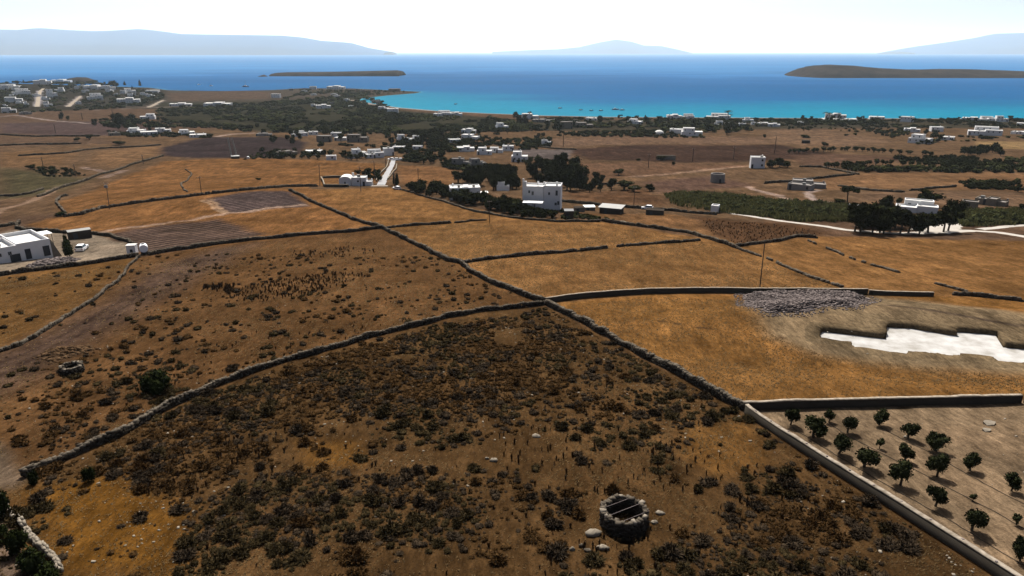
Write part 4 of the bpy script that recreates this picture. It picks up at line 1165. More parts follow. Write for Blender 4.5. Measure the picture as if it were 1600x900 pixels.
rs_ = random.Random(77)
for k in range(18):
    u, v = rs_.uniform(2, 235), rs_.uniform(136, 168)
    if v < 150 and u > 190: v += 12
    wd_ = rs_.uniform(6, 12)
    house('tiny white house among the dark trees of the hillside village', u, u + wd_, v, rs_.uniform(3.5, 6), rs_.choice(('box', 'ell', 'two', 'row')), 'white', group='tiny houses of the hillside village')
for k in range(14):
    u, v = rs_.uniform(440, 600), rs_.uniform(141, 170)
    house('tiny pale house in the green behind the village point', u, u + rs_.uniform(6, 11), v, rs_.uniform(3, 4.5), rs_.choice(('box', 'ell', 'row')), rs_.choice(('white', 'white', 'greywall')), group='tiny houses behind the village point')
for k in range(12):
    u, v = rs_.uniform(860, 1260), rs_.uniform(190, 198)
    house('tiny pale house in the tree belt behind the beach', u, u + rs_.uniform(6, 12), v, rs_.uniform(3, 4.5), rs_.choice(('box', 'ell', 'row')), rs_.choice(('white', 'white', 'beige')), group='tiny houses in the beach tree belt')
# ------------------------------------------------------------------ sheds, tower, tanks, masts
def shed(label, u0, u1, v, hpx, wall, roofm, overhang=0.3, depth_r=0.6, rot=0.0, name='shed'):
    p = at1((u0 + u1) / 2, v)
    D = depth(p)
    W = (u1 - u0) * D / F
    ht = hpx * D / F
    dp = W * depth_r
    r = thing(name, p, -math.atan2(p[0], p[1]) + rot, label, 'shed', None)
    mb = MB(); mb.box(-W / 2, W / 2, 0, dp, -1.2, ht); mb.build('wall', M[wall], r)
    o = overhang
    mb = MB(); mb.hull8([(-W / 2 - o, -o, ht + 0.004), (W / 2 + o, -o, ht + 0.004), (W / 2 + o, dp + o, ht + 0.2), (-W / 2 - o, dp + o, ht + 0.2), (-W / 2 - o, -o, ht + 0.12), (W / 2 + o, -o, ht + 0.12), (W / 2 + o, dp + o, ht + 0.34), (-W / 2 - o, dp + o, ht + 0.34)])
    mb.build('roof', M[roofm], r)
    add_opening(r, 'door', -W * 0.2, -0.004, -0.05, 1.0, min(2.0, ht * 0.85))
    return r
shed('dark stone shed with earthen flat roof behind the gravel yard', 111, 142, 373, 12, 'dark', 'sheet', 0.05, 0.35, 0.12)
shed('open sided shed with pale corrugated flat roof beside the villa', 936, 969, 334, 9, 'dark', 'sheet', 0.5, 0.7, -0.25)
shed('small dark box shed beside the villa corner', 882, 896, 342, 12, 'dark', 'shutter', 0.1, 0.8, 0.1)
shed('low dark animal hut in the golden field with car behind', 1009, 1036, 336, 7, 'dark', 'dark', 0.1, 0.4, -0.1)
shed('long low ruined stone hut overgrown by a dark bush', 1026, 1055, 250, 6, 'beige', 'dark', 0.0, 0.3, 0.05)
shed('tiny stone hut on the bare slope under the far poles', 1253, 1265, 224, 4, 'dark', 'dark', 0.0, 0.6, 0.05)
shed('low dark stone pen below the concrete road hedge', 898, 914, 331, 6, 'beige', 'dark', 0.05, 0.5, 0.3)
shed('pale slatted stall beside the flat-roofed shed', 913, 930, 329, 5, 'beige', 'canvas', 0.1, 0.7, 0.2)

p = at1(206, 397)
D = depth(p); k = D / F
r = thing('water_cistern', p, 0.15, 'white cubic cistern with dark slot beside the round tank', 'cistern', None)
mb = MB(); mb.box(-7 * k, 6 * k, 0, 11 * k, -0.6, 13 * k); mb.build('tank_body', M['white'], r)
mb = MB(); mb.box(-7.4 * k, 6.4 * k, -0.1, 11.4 * k, 13 * k + 0.003, 13 * k + 0.16); mb.build('lid', M['roof'], r)
mb = MB(); mb.box(-2 * k, 2 * k, -0.05, -0.003, 0.4, 1.1); mb.build('hatch', M['shutter'], r)
p = at1(226, 397)
r = thing('water_tank', p, 0.5, 'white horizontal cylindrical water tank on a dark cradle', 'water tank', None)
mb = MB(); mb.tube((0, -7 * k, 7 * k + 0.5), (0, 7 * k, 7 * k + 0.5), 6 * k, n=20); mb.build('tank_body', M['paint'], r)
for yy in (-4.5, 4.5):
    mb = MB(); mb.box(-5 * k, 5 * k, yy * k - 0.15, yy * k + 0.15, -0.5, 3.4 * k + 0.5, 0.1, 0); mb.build('cradle', M['dark'], r)
mb = MB(); mb.tube((0, 0, 12.8 * k + 0.5), (0, 0, 12.8 * k + 0.75), 0.3, n=10); mb.build('filler_cap', M['sheet'], r)

p = at1(1124, 286)
D = depth(p); k = D / F
r = thing('round_tower', p, 0, 'squat round stone mill tower without roof on the bare slope', 'mill tower', None)
R0, Ht, n = 11.3 * k, 13 * k, 28
mb = MB()
for i in range(n):
    a, b = 2 * PI * i / n, 2 * PI * (i + 1) / n
    f = lambda t, q, z: (math.cos(t) * q, math.sin(t) * q + R0, z)
    mb.poly([f(a, R0, -1.5), f(b, R0, -1.5), f(b, R0 * 0.96, Ht), f(a, R0 * 0.96, Ht)])
    mb.poly([f(a, R0 * 0.96, Ht), f(b, R0 * 0.96, Ht), f(b, R0 * 0.8, Ht), f(a, R0 * 0.8, Ht)])
    mb.poly([f(a, R0 * 0.8, Ht), f(b, R0 * 0.8, Ht), f(b, R0 * 0.8, Ht - 0.8), f(a, R0 * 0.8, Ht - 0.8)])
mb.build('drum', M['greywall'], r)
mb = MB(); mb.disc((0, R0), R0 * 0.8, Ht - 0.79, 28); mb.build('roof', M['greywall'], r)
add_opening(r, 'door', 0.3, -0.02, 0, 0.9, 1.8)

p = at1(1031, 210)
k = depth(p) / F
r = thing('domed_tank', p, 0, 'pale domed water tank in the cane hedge', 'tank')
mb = MB(); n = 16
for j in range(5):
    for i in range(n):
        q = []
        for jj, ii in ((j, i), (j, i + 1), (j + 1, i + 1), (j + 1, i)):
            e, a = PI / 2 * jj / 5, 2 * PI * ii / n
            q.append((math.cos(a) * math.cos(e) * 8 * k, math.sin(a) * math.cos(e) * 8 * k + 4, math.sin(e) * 6 * k))
        mb.poly(q)
mb.build('dome', M['roof'], r)

def pole(label, ub, vb, vt, arm=True, m='wood', lean=0.0, group='wooden utility poles', box=False):
    p = at1(ub, vb)
    D = depth(p)
    h = (vb - vt) * D / F / math.cos(math.atan2(CAMZ - p[2], p[1]))
    r = thing('utility_pole', p, random.uniform(-0.5, 0.5) if not lean else 0.0, label, 'pole', group)
    q = max(0.11, 0.00055 * D)
    mb = MB(); mb.tube((0, 0, -0.8), (lean * h, 0, h), q, q * 0.7, 7); mb.build('pole', M[m], r)
    if arm:
        mb = MB(); mb.box(lean * h - 0.75, lean * h + 0.75, -q * 0.9 - 0.1, -q * 0.9, h - 0.55, h - 0.43); mb.build('crossarm', M['iron'], r)
        for xx in (-0.65, 0, 0.65):
            mb = MB(); mb.tube((lean * h + xx, -q * 0.9 - 0.05, h - 0.43), (lean * h + xx, -q * 0.9 - 0.05, h - 0.22), 0.05); mb.build('insulator', M['sheet'], r)
    if box:
        mb = MB(); mb.box(lean * h - 0.5, lean * h + 0.5, -0.8, -0.15, h - 1.9, h - 1.0, 0.05, 0.05); mb.build('transformer', M['sheet'], r)
    return r
for lb, ub, vb, vt, kw in [
    ('tall leaning bare wooden pole standing beside the rubble pile', 1187, 452, 380, dict(lean=-0.015, arm=False)),
    ('wooden pole with transformer on the wall of the dome field', 171, 327, 285, dict(box=True, lean=0.06)),
    ('wooden pole on the long wall above the ploughed plot', 315, 305, 276, dict(lean=0.03)),
    ('wooden pole at the chapel forecourt corner', 500, 290, 258, dict(lean=0.04)),
    ('dark wooden pole standing in front of the chapel', 564, 299, 261, dict(lean=0.01)),
    ('wooden pole behind the chapel hedge', 586, 281, 252, {}),
    ('wooden pole near the top of the concrete road', 603, 262, 248, {}),
    ('wooden pole in the small golden field past the concrete road', 654, 289, 263, {}),
    ('dark wooden pole on the hedge side of the concrete road', 617, 297, 269, {}),
    ('wooden pole in golden grass before the villa hedge', 765, 348, 313, {}),
    ('thin wooden pole beside the dark hut', 990, 326, 291, {}),
    ('thin far pole by the white bungalow', 880, 229, 209, dict(arm=False)),
    ('thin far pole on the brown slope before the ruined hut', 1013, 262, 241, {}),
    ('thin far pole on the brown slope past the ruined hut', 1082, 253, 232, {}),
    ('thin far pole left of the mill house', 1146, 249, 229, {}),
    ('thin pole on the bushy left hillside bank', 224, 256, 242, {}),
    ('pole in the bushy hollow', 119, 276, 257, {}),
    ('pole on the grassland above the bushy hollow', 68, 262, 246, {}),
    ('far pole on the brown terrace', 87, 208, 194, {}),
    ('far pole below the village field', 129, 187, 176, dict(arm=False)),
    ('far pole on the golden slope at the far right plain', 1210, 240, 214, {}),
    ('far pole right of the hill village road', 178, 189, 172, dict(arm=False)),
]:
    pole(lb, ub, vb, vt, **kw)

# pair of pale masts with an equipment cabin
for lb, u0, u1 in (('pale slim leaning mast, first of the pair by the dark cabin', 362, 360), ('pale slim leaning mast, second of the pair by the dark cabin', 370.5, 366)):
    p = at1(u0, 246)
    k = depth(p) / F
    r = thing('mast', p, 0, lb, 'mast', 'pale masts on the ploughed ridge')
    dx, h = (u1 - u0) * k, 31 * k
    for s in range(3):
        a = 2 * PI * s / 3
        o = Vector((math.cos(a), math.sin(a), 0)) * 0.45
        mb = MB(); mb.tube(o, Vector((dx, 0, h)) + o * 0.5, 0.16, 0.12, 5); mb.build('leg', M['sheet'], r)
    for s in range(1, 9):
        f = s / 9
        mb = MB(); mb.box(dx * f - 0.4, dx * f + 0.4, -0.3, 0.3, h * f, h * f + 0.12); mb.build('brace', M['sheet'], r)
shed('small dark equipment cabin at the foot of the two pale masts', 362, 374, 248, 3.5, 'dark', 'sheet', 0.1, 0.7, 0.0, 'cabin')

# ------------------------------------------------------------------ cars and boats
CARP = None
def car(label, u, v, rz, body='paint', scale=1.0):
    global CARP
    p = at1(u, v)
    if CARP is None:
        A = MB()
        A.hull8([(-0.86, -2.05, 0.32), (0.86, -2.05, 0.32), (0.86, 2.05, 0.32), (-0.86, 2.05, 0.32), (-0.84, -2.0, 0.92), (0.84, -2.0, 0.92), (0.84, 1.95, 0.84), (-0.84, 1.95, 0.84)])
        Bm = MB()
        Bm.hull8([(-0.80, -1.9, 0.922), (0.80, -1.9, 0.922), (0.80, 0.85, 0.90), (-0.80, 0.85, 0.90), (-0.62, -1.5, 1.42), (0.62, -1.5, 1.42), (0.62, 0.2, 1.42), (-0.62, 0.2, 1.42)])
        Rf = MB(); Rf.box(-0.63, 0.63, -1.52, 0.22, 1.422, 1.47, 0.04, 0.04)
        Wh = MB(); Wh.tube((-0.1, 0, 0), (0.1, 0, 0), 0.32, n=14)
        Hu = MB(); Hu.tube((-0.115, 0, 0), (0.115, 0, 0), 0.18, n=10)
        Lp = MB(); Lp.box(-0.12, 0.12, -0.03, 0.03, -0.1, 0.1)
        CARP = dict(A=A, B=Bm.mesh('cabin_glass', M['glass']), R=Rf, W=Wh.mesh('wheel', M['tyre']), H=Hu.mesh('rim', M['sheet']), L=Lp.mesh('tail_light', M['lamp']), m={})
    if body not in CARP['m']:
        CARP['m'][body] = (CARP['A'].mesh('body', M[body]), CARP['R'].mesh('car_roof', M[body]))
    a, rr = CARP['m'][body]
    r = thing('parked_car', p + np.array([0, 0, 0.03]), rz, label, 'car', 'cars parked by the houses')
    r.scale = (scale,) * 3
    obj('body', a, r); obj('cabin_glass', CARP['B'], r); obj('car_roof', rr, r)
    for x in (-0.8, 0.8):
        for y in (-1.3, 1.3):
            wq = obj('wheel', CARP['W'], r); wq.location = (x, y, 0.32)
            obj('rim', CARP['H'], wq)
        l = obj('tail_light', CARP['L'], r); l.location = (x * 0.82, -2.03, 0.72)
    return r
car('white car parked on the gravel yard of the courtyard house', 128.5, 391, 0.25, scale=1.05)
car('white car parked behind the low dark animal hut', 1011, 327, 1.3)
car('white car first in the line at the top of the concrete road', 611, 250, 1.4)
car('white car middle of the line at the top of the concrete road', 618, 250.5, 1.6)
car('white car last of the line at the top of the concrete road', 624, 250.8, 1.5)
car('white car in shade of the large white house', 553, 248, 1.2)
car('grey car in shade of the verandah house', 547, 248.5, 1.0, 'darkpaint')
car('white car in the hedge foot beside the concrete road', 620, 296, 0.9)
car('white car beside the far equipment cabin', 388, 248, 0.3)
car('white car parked in the lower hamlet yard', 205, 209, 1.0)

def boat(label, u, v, L, rz, m='blue', mast=0.0, cabin=True):
    p = on_plane(np.array([u]), np.array([v]), 0.05)[0]
    r = thing('boat', p, rz, label, 'boat', 'boats moored off the beach')
    Bh, T = L * 0.3, max(0.9, L * 0.13)
    mb = MB()
    out = [(-0.5, 0.42), (-0.2, 0.5), (0.2, 0.42), (0.5, 0.0), (0.2, -0.42), (-0.2, -0.5), (-0.5, -0.42)]
    n = len(out)
    lo, hi = [(x * L * 0.9, y * Bh * 0.7, -0.2) for x, y in out], [(x * L, y * Bh, T * (1.25 if x > 0.4 else 1)) for x, y in out]
    for i in range(n):
        j = (i + 1) % n
        mb.poly([lo[i], lo[j], hi[j], hi[i]])
    mb.poly([(x, y, z - 0.12) for x, y, z in hi])
    mb.build('hull', M[m], r)
    if cabin:
        mb = MB(); mb.box(-L * 0.22, L * 0.12, -Bh * 0.3, Bh * 0.3, T * 0.85, T * 0.85 + L * 0.13, L * 0.03, 0.1); mb.build('cabin', M['white'], r)
    if mast:
        mb = MB(); mb.tube((0, 0, T * 0.8), (0, 0, mast), 0.22, 0.15); mb.build('mast', M['iron'], r)
        mb = MB(); mb.tube((-L * 0.4, 0, T + 1.2), (0, 0, T + 1.2), 0.25); mb.build('boom', M['wood'], r)
for q in [('small dark boat alone nearest the spit side', 875, 169.3, 7, 0.2), ('tiny boat second along the turquoise water', 907.5, 172.2, 6, 0.1), ('tiny boat third along the turquoise water', 924, 173.3, 6, -0.1), ('tiny boat fourth along the turquoise water', 939, 173.2, 6.5, 0.1),
          ('larger dark fishing boat off the beach', 961.5, 171.6, 11, 0.1), ('dark boat just behind the larger fishing boat', 972, 172.3, 8, 0.1), ('tiny dark boat alone off the village point', 712, 163, 6, 0.4)]:
    boat(*q)
boat('dark sailing boat anchored off the village', 384, 135.8, 16, 0.1, 'blue', 17)
boat('small white motor boat off the village', 311, 132.5, 8, 0.5, 'paint')
boat('white boat with short mast off the village', 330, 134.5, 9, 0.3, 'paint', 7)

# ------------------------------------------------------------------ foliage meshes (unit height, shared)
def leaf_quads(c, n, s, rs, outward=0.5, flat=0.0):
    """n leaf-sized quads at points c, randomly turned"""
    d = rs.normal(size=(n, 3))
    d /= np.linalg.norm(d, axis=1)[:, None]
    a = np.cross(d, rs.normal(size=(n, 3)))
    a /= np.linalg.norm(a, axis=1)[:, None]
    b = np.cross(d, a)
    sz = s * (0.6 + 0.8 * rs.random((n, 1)))
    a, b = a * sz, b * sz * 0.62
    V = np.stack([c - a, c - b * 0.9, c + a, c + b], 1).reshape(-1, 3)
    return V, np.arange(n * 4).reshape(-1, 4)

def ball(c, r, seed, nu=8, nv=5):
    rs = np.random.default_rng(seed)
    V, Fc = [], []
    for j in range(nv + 1):
        for i in range(nu):
            e, a = PI * (j / nv - 0.5), 2 * PI * i / nu
            k = 0.85 + 0.3 * rs.random()
            V.append((c[0] + r[0] * math.cos(a) * math.cos(e) * k, c[1] + r[1] * math.sin(a) * math.cos(e) * k, c[2] + r[2] * math.sin(e) * k))
    for j in range(nv):
        for i in range(nu):
            Fc.append((j * nu + i, j * nu + (i + 1) % nu, (j + 1) * nu + (i + 1) % nu, (j + 1) * nu + i))
    return np.array(V), np.array(Fc)

def join(parts):
    V, Fc, k = [], [], 0
    for v, f in parts:
        V.append(v); Fc.append(f + k); k += len(v)
    return np.vstack(V), np.vstack(Fc)

def crown(kind, seed, n):
    rs = np.random.default_rng(seed)
    blobs = []
    if kind == 'cyp':
        for k in range(7):
            f = k / 6
            blobs.append(((0, 0, 0.1 + 0.8 * f), (0.42 * (1 - f) ** 0.7 + 0.07,) * 2 + (0.14,)))
    elif kind == 'pine':
        for k in range(9):
            a, q = rs.random() * 2 * PI, 0.34 * math.sqrt(rs.random())
            blobs.append(((math.cos(a) * q, math.sin(a) * q, 0.40 + 0.46 * rs.random()), (0.13 + 0.1 * rs.random(),) * 2 + (0.10 + 0.07 * rs.random(),)))
    elif kind == 'umb':
        for k in range(9):
            a, q = rs.random() * 2 * PI, 0.4 * math.sqrt(rs.random())
            blobs.append(((math.cos(a) * q, math.sin(a) * q, 0.74 + 0.14 * rs.random()), (0.17, 0.17, 0.09)))
    elif kind == 'olive':
        for k in range(9):
            a, q = rs.random() * 2 * PI, 0.31 * math.sqrt(rs.random())
            blobs.append(((math.cos(a) * q, math.sin(a) * q, 0.34 + 0.44 * rs.random()), (0.16 + 0.08 * rs.random(),) * 2 + (0.14 + 0.06 * rs.random(),)))
        blobs.append(((0, 0, 0.54), (0.34, 0.34, 0.3)))
    else:  # dense rounded crown that comes down low
        for k in range(10):
            a, q = rs.random() * 2 * PI, 0.33 * math.sqrt(rs.random())
            blobs.append(((math.cos(a) * q, math.sin(a) * q, 0.26 + 0.5 * rs.random()), (0.17 + 0.1 * rs.random(),) * 2 + (0.16 + 0.09 * rs.random(),)))
        blobs.append(((0, 0, 0.42), (0.34, 0.34, 0.34)))
    parts = []
    per = max(20, n // len(blobs))
    for i, (c, r) in enumerate(blobs):
        d = rs.normal(size=(per, 3))
        d /= np.linalg.norm(d, axis=1)[:, None]
        d *= (0.62 + 0.5 * rs.random((per, 1)))
        parts.append(leaf_quads(np.array(c) + d * np.array(r), per, 0.045 if kind != 'cyp' else 0.04, rs))
        parts.append(ball(c, [q * 0.72 for q in r], seed * 31 + i, 6, 4))
    return join(parts)

def trunk(kind, seed):
    rs = random.Random(seed)
    mb = MB()
    top = {'cyp': 0.2, 'pine': 0.5, 'umb': 0.72, 'olive': 0.42, 'round': 0.3}[kind]
    lean = (rs.uniform(-0.06, 0.06), rs.uniform(-0.06, 0.06))
    r0 = {'cyp': 0.03, 'pine': 0.035, 'umb': 0.03, 'olive': 0.045, 'round': 0.04}[kind]
    mid = (lean[0] * 0.6, lean[1] * 0.6, top * 0.55)
    mb.tube((0, 0, -0.06), mid, r0 * 1.25, r0, 7)
    mb.tube(mid, (lean[0], lean[1], top), r0, r0 * 0.7, 6)
    for k in range(4):
        a = 2 * PI * k / 4 + rs.random()
        mb.tube(mid if k < 2 else (lean[0], lean[1], top), (math.cos(a) * 0.2, math.sin(a) * 0.2, top + 0.16 + 0.12 * rs.random()), r0 * 0.5, r0 * 0.2, 5)
    return mb.mesh('trunk', M['bark'])

def palm_parts(seed):
    rs = random.Random(seed)
    mb = MB()
    mb.tube((0, 0, -0.05), (0.02, 0, 0.4), 0.028, 0.022, 7); mb.tube((0.02, 0, 0.4), (0.03, 0.01, 0.8), 0.022, 0.02, 7)
    fr = MB()
    for k in range(22):
        a, up = 2 * PI * k / 22 + rs.random() * 0.2, rs.uniform(-0.2, 1.0)
        pts = []
        for s in range(5):
            q = s / 4
            r_ = 0.26 * q
            z = 0.8 + up * 0.2 * q - 0.22 * q * q
            wv = 0.03 * (1 - q * 0.8) * (0.5 + q)
            ca, sa = math.cos(a), math.sin(a)
            pts.append(((0.03 + ca * r_ - sa * wv, 0.01 + sa * r_ + ca * wv, z), (0.03 + ca * r_ + sa * wv, 0.01 + sa * r_ - ca * wv, z - 0.01)))
        for s in range(4):
            fr.poly([pts[s][0], pts[s][1], pts[s + 1][1], pts[s + 1][0]])
    return mb.mesh('trunk', M['bark']), fr.mesh('crown', M['palm'])

CROWNS, LOD = {}, {}
MATK = {'cyp': 'cyp', 'pine': 'pine', 'umb': 'pine', 'olive': 'olive', 'round': 'dense'}
def crown_set(kind, n, count):
    key = (kind, n)
    if key not in CROWNS:
        CROWNS[key] = []
        for s in range(count):
            V, Fc = crown(kind, s * 13 + len(kind), n)
            CROWNS[key].append((np_mesh('crown', V, Fc, M[MATK[kind]]), trunk(kind, s), ))
    return CROWNS[key]

NAMES = {'cyp': 'cypress_tree', 'pine': 'pine_tree', 'umb': 'umbrella_pine', 'olive': 'olive_tree', 'round': 'evergreen_tree', 'palm': 'palm_tree'}
NT = 0
def tree(kind, p, h, wid, label, group=None, n=900, lean=0.0, name=None):
    global NT
    NT += 1
    if kind == 'palm':
        key = ('palm', NT % 3)
        if key not in CROWNS:
            CROWNS[key] = palm_parts(NT)
        t, c = CROWNS[key]
    else:
        c, t = random.choice(crown_set(kind, n, 5))
    r = thing(name or NAMES[kind], (p[0], p[1], p[2] - 0.05), random.uniform(0, 2 * PI), label, 'tree' if kind != 'palm' else 'palm tree', group)
    sx = wid / (0.5 if kind == 'palm' else (0.88 if kind == 'cyp' else 1.0))
    r.scale = (sx * random.uniform(0.9, 1.1), sx * random.uniform(0.9, 1.1), h)
    r.rotation_euler[1] = lean
    obj('trunk', t, r); obj('crown', c, r)
    return r

CLEAR = [wpoly(q) for q in ([(68, 138.5), (63, 142), (60, 152), (58, 172)], [(126, 150), (117, 158), (104, 172)], [(255, 156.5), (244, 162), (230, 172)])]
def zone_points(px, n, mind=0.0, rs=RNG):
    poly = wpoly(px)
    lo, hi = poly.min(0), poly.max(0)
    out = []
    tries = 0
    while len(out) < n and tries < 60:
        tries += 1
        q = lo + rs.random((max(n * 3, 60), 2)) * (hi - lo)
        q = q[in_poly(q[:, 0], q[:, 1], poly)]
        if len(q) and q[:, 1].max() > 900:
            for ln in CLEAR:
                q = q[line_dist(q[:, 0], q[:, 1], ln) > 12]
        for a in q:
            if len(out) >= n:
                break
            if mind and out and min((a[0] - b[0]) ** 2 + (a[1] - b[1]) ** 2 for b in out) < mind * mind:
                continue
            out.append(a)
    q = np.array(out)
    return np.c_[q, H(q[:, 0], q[:, 1])]

def grove(px, n, kind, h0, h1, label, group, wr=(0.8, 1.15), nn=420, mind=1.5, name=None):
    for p in zone_points(px, n, mind):
        h = random.uniform(h0, h1)
        tree(random.choice(kind) if isinstance(kind, (list, tuple)) else kind, p, h, h * random.uniform(*wr), label, group, nn, 0.0, name)

# ------------------------------------------------------------------ olive plot
def up_tree(kind, u, v, wpx, hpx, label, group=None, n=1400, lean=0.0):
    p = at1(u, v)
    D = depth(p)
    el = math.atan2(CAMZ - p[2], p[1])
    return tree(kind, p, hpx * D / F / math.cos(el) * 1.0, wpx * D / F * 1.18, label, group, n, lean)
OG = 'young olive trees in the walled plot'
for u, v, wp, hp, lb in [
    (1235, 664, 22, 30, 'young olive nearest the upper wall corner of the plot'),
    (1271, 683, 38, 33, 'widest young olive, third from the plot corner'),
    (1295, 660, 19, 22, 'small olive right under the upper plot wall'),
    (1324, 676, 25, 30, 'round olive in the second row below the upper wall'),
    (1310, 709, 31, 36, 'leaning olive close to the slanting plot wall, first of its row'),
    (1374, 664, 26, 27, 'olive standing apart in the middle of the upper wall row'),
    (1419, 686, 27, 26, 'flat crowned olive above the middle column'),
    (1374, 701, 14, 18, 'thin sparse sapling between two rows of olives'),
    (1350, 730, 38, 33, 'broad dark olive beside the slanting wall'),
    (1414, 719, 26, 27, 'olive at the top of the three tree column'),
    (1407, 758, 33, 36, 'big round olive at the bottom of the three tree column'),
    (1463, 705, 30, 28, 'olive with twin stems at the top of the second column'),
    (1464, 745, 31, 34, 'dense olive middle of the second column'),
    (1461, 791, 27, 36, 'upright oval olive at the foot of the second column'),
    (1516, 736, 25, 29, 'olive leaning over in the open part of the plot'),
    (1580, 767, 25, 26, 'olive at the outer side of the plot near the frame edge'),
    (1518, 829, 33, 37, 'lowest large olive of the plot'),
    (1520, 783, 11, 12, 'tiny leafless sapling above the lowest large olive'),
    (1588, 820, 14, 18, 'twisted small sapling at the frame edge'),
    (1594, 876, 26, 34, 'olive cut by the frame at the bottom of the plot'),
]:
    up_tree('olive', u, v, wp, hp, lb, OG, 1500 if wp > 18 else 160, 0.22 if 'lean' in lb else 0.0)
HG = 'drip hoses in the olive plot'
for i, (lb, px) in enumerate([
    ('black drip hose along the row of olives nearest the slanting wall', [(1236, 668), (1272, 690), (1310, 714), (1350, 738), (1402, 768), (1461, 800), (1520, 836), (1600, 884)]),
    ('black drip hose through the second row with the thin sapling', [(1296, 662), (1325, 682), (1374, 707), (1430, 735), (1486, 765), (1540, 793), (1600, 826)]),
    ('black drip hose through the sparse outer row of olives', [(1374, 668), (1419, 692), (1463, 712), (1516, 744), (1580, 778), (1625, 800)])]):
    P = resample(wpoly(px), 0.7)
    P = P + (RNG.random(P.shape) - 0.5) * 0.12
    Z = H(P[:, 0], P[:, 1]) + 0.05
    r = thing('drip_hose', (P[0][0], P[0][1], Z[0]), 0, lb, 'hose', HG)
    mb = MB()
    for k in range(len(P) - 1):
        mb.tube((P[k][0] - P[0][0], P[k][1] - P[0][1], Z[k] - Z[0]), (P[k + 1][0] - P[0][0], P[k + 1][1] - P[0][1], Z[k + 1] - Z[0]), 0.022, n=5)
    mb.build('pipe', M['black'], r)
for lb, u, v, s in (('larger pale sheet lying on the bare soil of the olive plot', 1545, 662, 0.62), ('smaller pale sheet lying below the larger one on bare soil', 1541, 673, 0.42)):
    p = at1(u, v)
    r = thing('plastic_sheet', p, 0.3, lb, 'sheet', 'pale sheets on the olive plot')
    mb = MB()
    q = [(-1, -0.5), (0.1, -0.75), (1.0, -0.3), (0.9, 0.5), (0.1, 0.75), (-0.8, 0.35)]
    mb.poly([(x * s, y * s, 0.10 + 0.05 * ((i * 7) % 3)) for i, (x, y) in enumerate(q)])
    for i in range(6):
        a, b = q[i], q[(i + 1) % 6]
        mb.poly([(a[0] * s, a[1] * s, 0.0), (b[0] * s, b[1] * s, 0.0), (b[0] * s, b[1] * s, 0.10 + 0.05 * (((i + 1) % 6 * 7) % 3)), (a[0] * s, a[1] * s, 0.10 + 0.05 * ((i * 7) % 3))])
    mb.build('sheet_fold', M['palestone'], r)

# ------------------------------------------------------------------ groves and trees between the houses
grove([(623, 294), (690, 292), (696, 312), (640, 304)], 22, 'round', 3.6, 4.6, 'dense dark evergreen in the clipped hedge row beside the concrete road', 'hedge trees by the concrete road', (0.95, 1.3), 600, name='hedge_bush')
grove([(694, 302), (705, 316), (765, 330), (815, 339), (820, 328), (765, 320)], 46, ['round', 'round', 'olive'], 3.6, 5.2, 'dark bushy tree in the belt before the white cube house and villa', 'tree belt before the villa', (0.85, 1.2), 600, name='bushy_tree')
grove([(818, 331), (874, 338), (880, 343), (820, 341)], 20, 'round', 2.4, 3.4, 'dark bush tree pressed against the villa front', 'trees along the villa front', (0.9, 1.25), 600, name='bushy_tree')
grove([(705, 287), (760, 277), (800, 272), (812, 292), (800, 300), (752, 296)], 38, ['round', 'round', 'olive'], 5, 7.5, 'tall dark tree in the grove behind the white cube house', 'grove between cube house and villa', (0.7, 1.0), 700, 3)
grove([(818, 287), (838, 270), (878, 256), (899, 262), (914, 288), (890, 304), (878, 296)], 40, ['round', 'round', 'pine'], 6.5, 9.5, 'tall dense tree in the dark grove behind the two storey villa', 'grove behind the villa', (0.7, 1.0), 700, 3)
grove([(905, 284), (960, 285), (958, 297), (890, 306)], 16, ['round', 'olive'], 3.5, 5.5, 'rounded green tree in the thinning row right of the villa grove', 'tree row right of the villa grove', (0.8, 1.1), 600, 2.5)
grove([(557, 272), (590, 272), (593, 284), (585, 284)], 12, 'round', 3.0, 4.0, 'dark low tree in the clump behind the chapel', 'trees behind the chapel', (1.0, 1.3), 600, name='hedge_bush')
grove([(610, 287), (622, 285), (624, 293), (612, 293)], 5, 'cyp', 4.2, 5.6, 'dark narrow cypress where the concrete road meets the gravel apron', 'cypresses at the road corner', (0.28, 0.38), 500, 1.2)
grove([(1334, 360), (1420, 364), (1422, 367), (1336, 365)], 13, ['round', 'pine'], 6.5, 8.8, 'tall dark tree of the screen along the gravel road', 'tree screen along the gravel road', (0.75, 1.0), 1100, 3)
grove([(1345, 350), (1415, 352), (1418, 357), (1345, 356)], 8, ['round'], 6, 8, 'dark tree in the second rank of the gravel road screen', 'second rank of the tree screen', (0.75, 1.0), 700, 3)
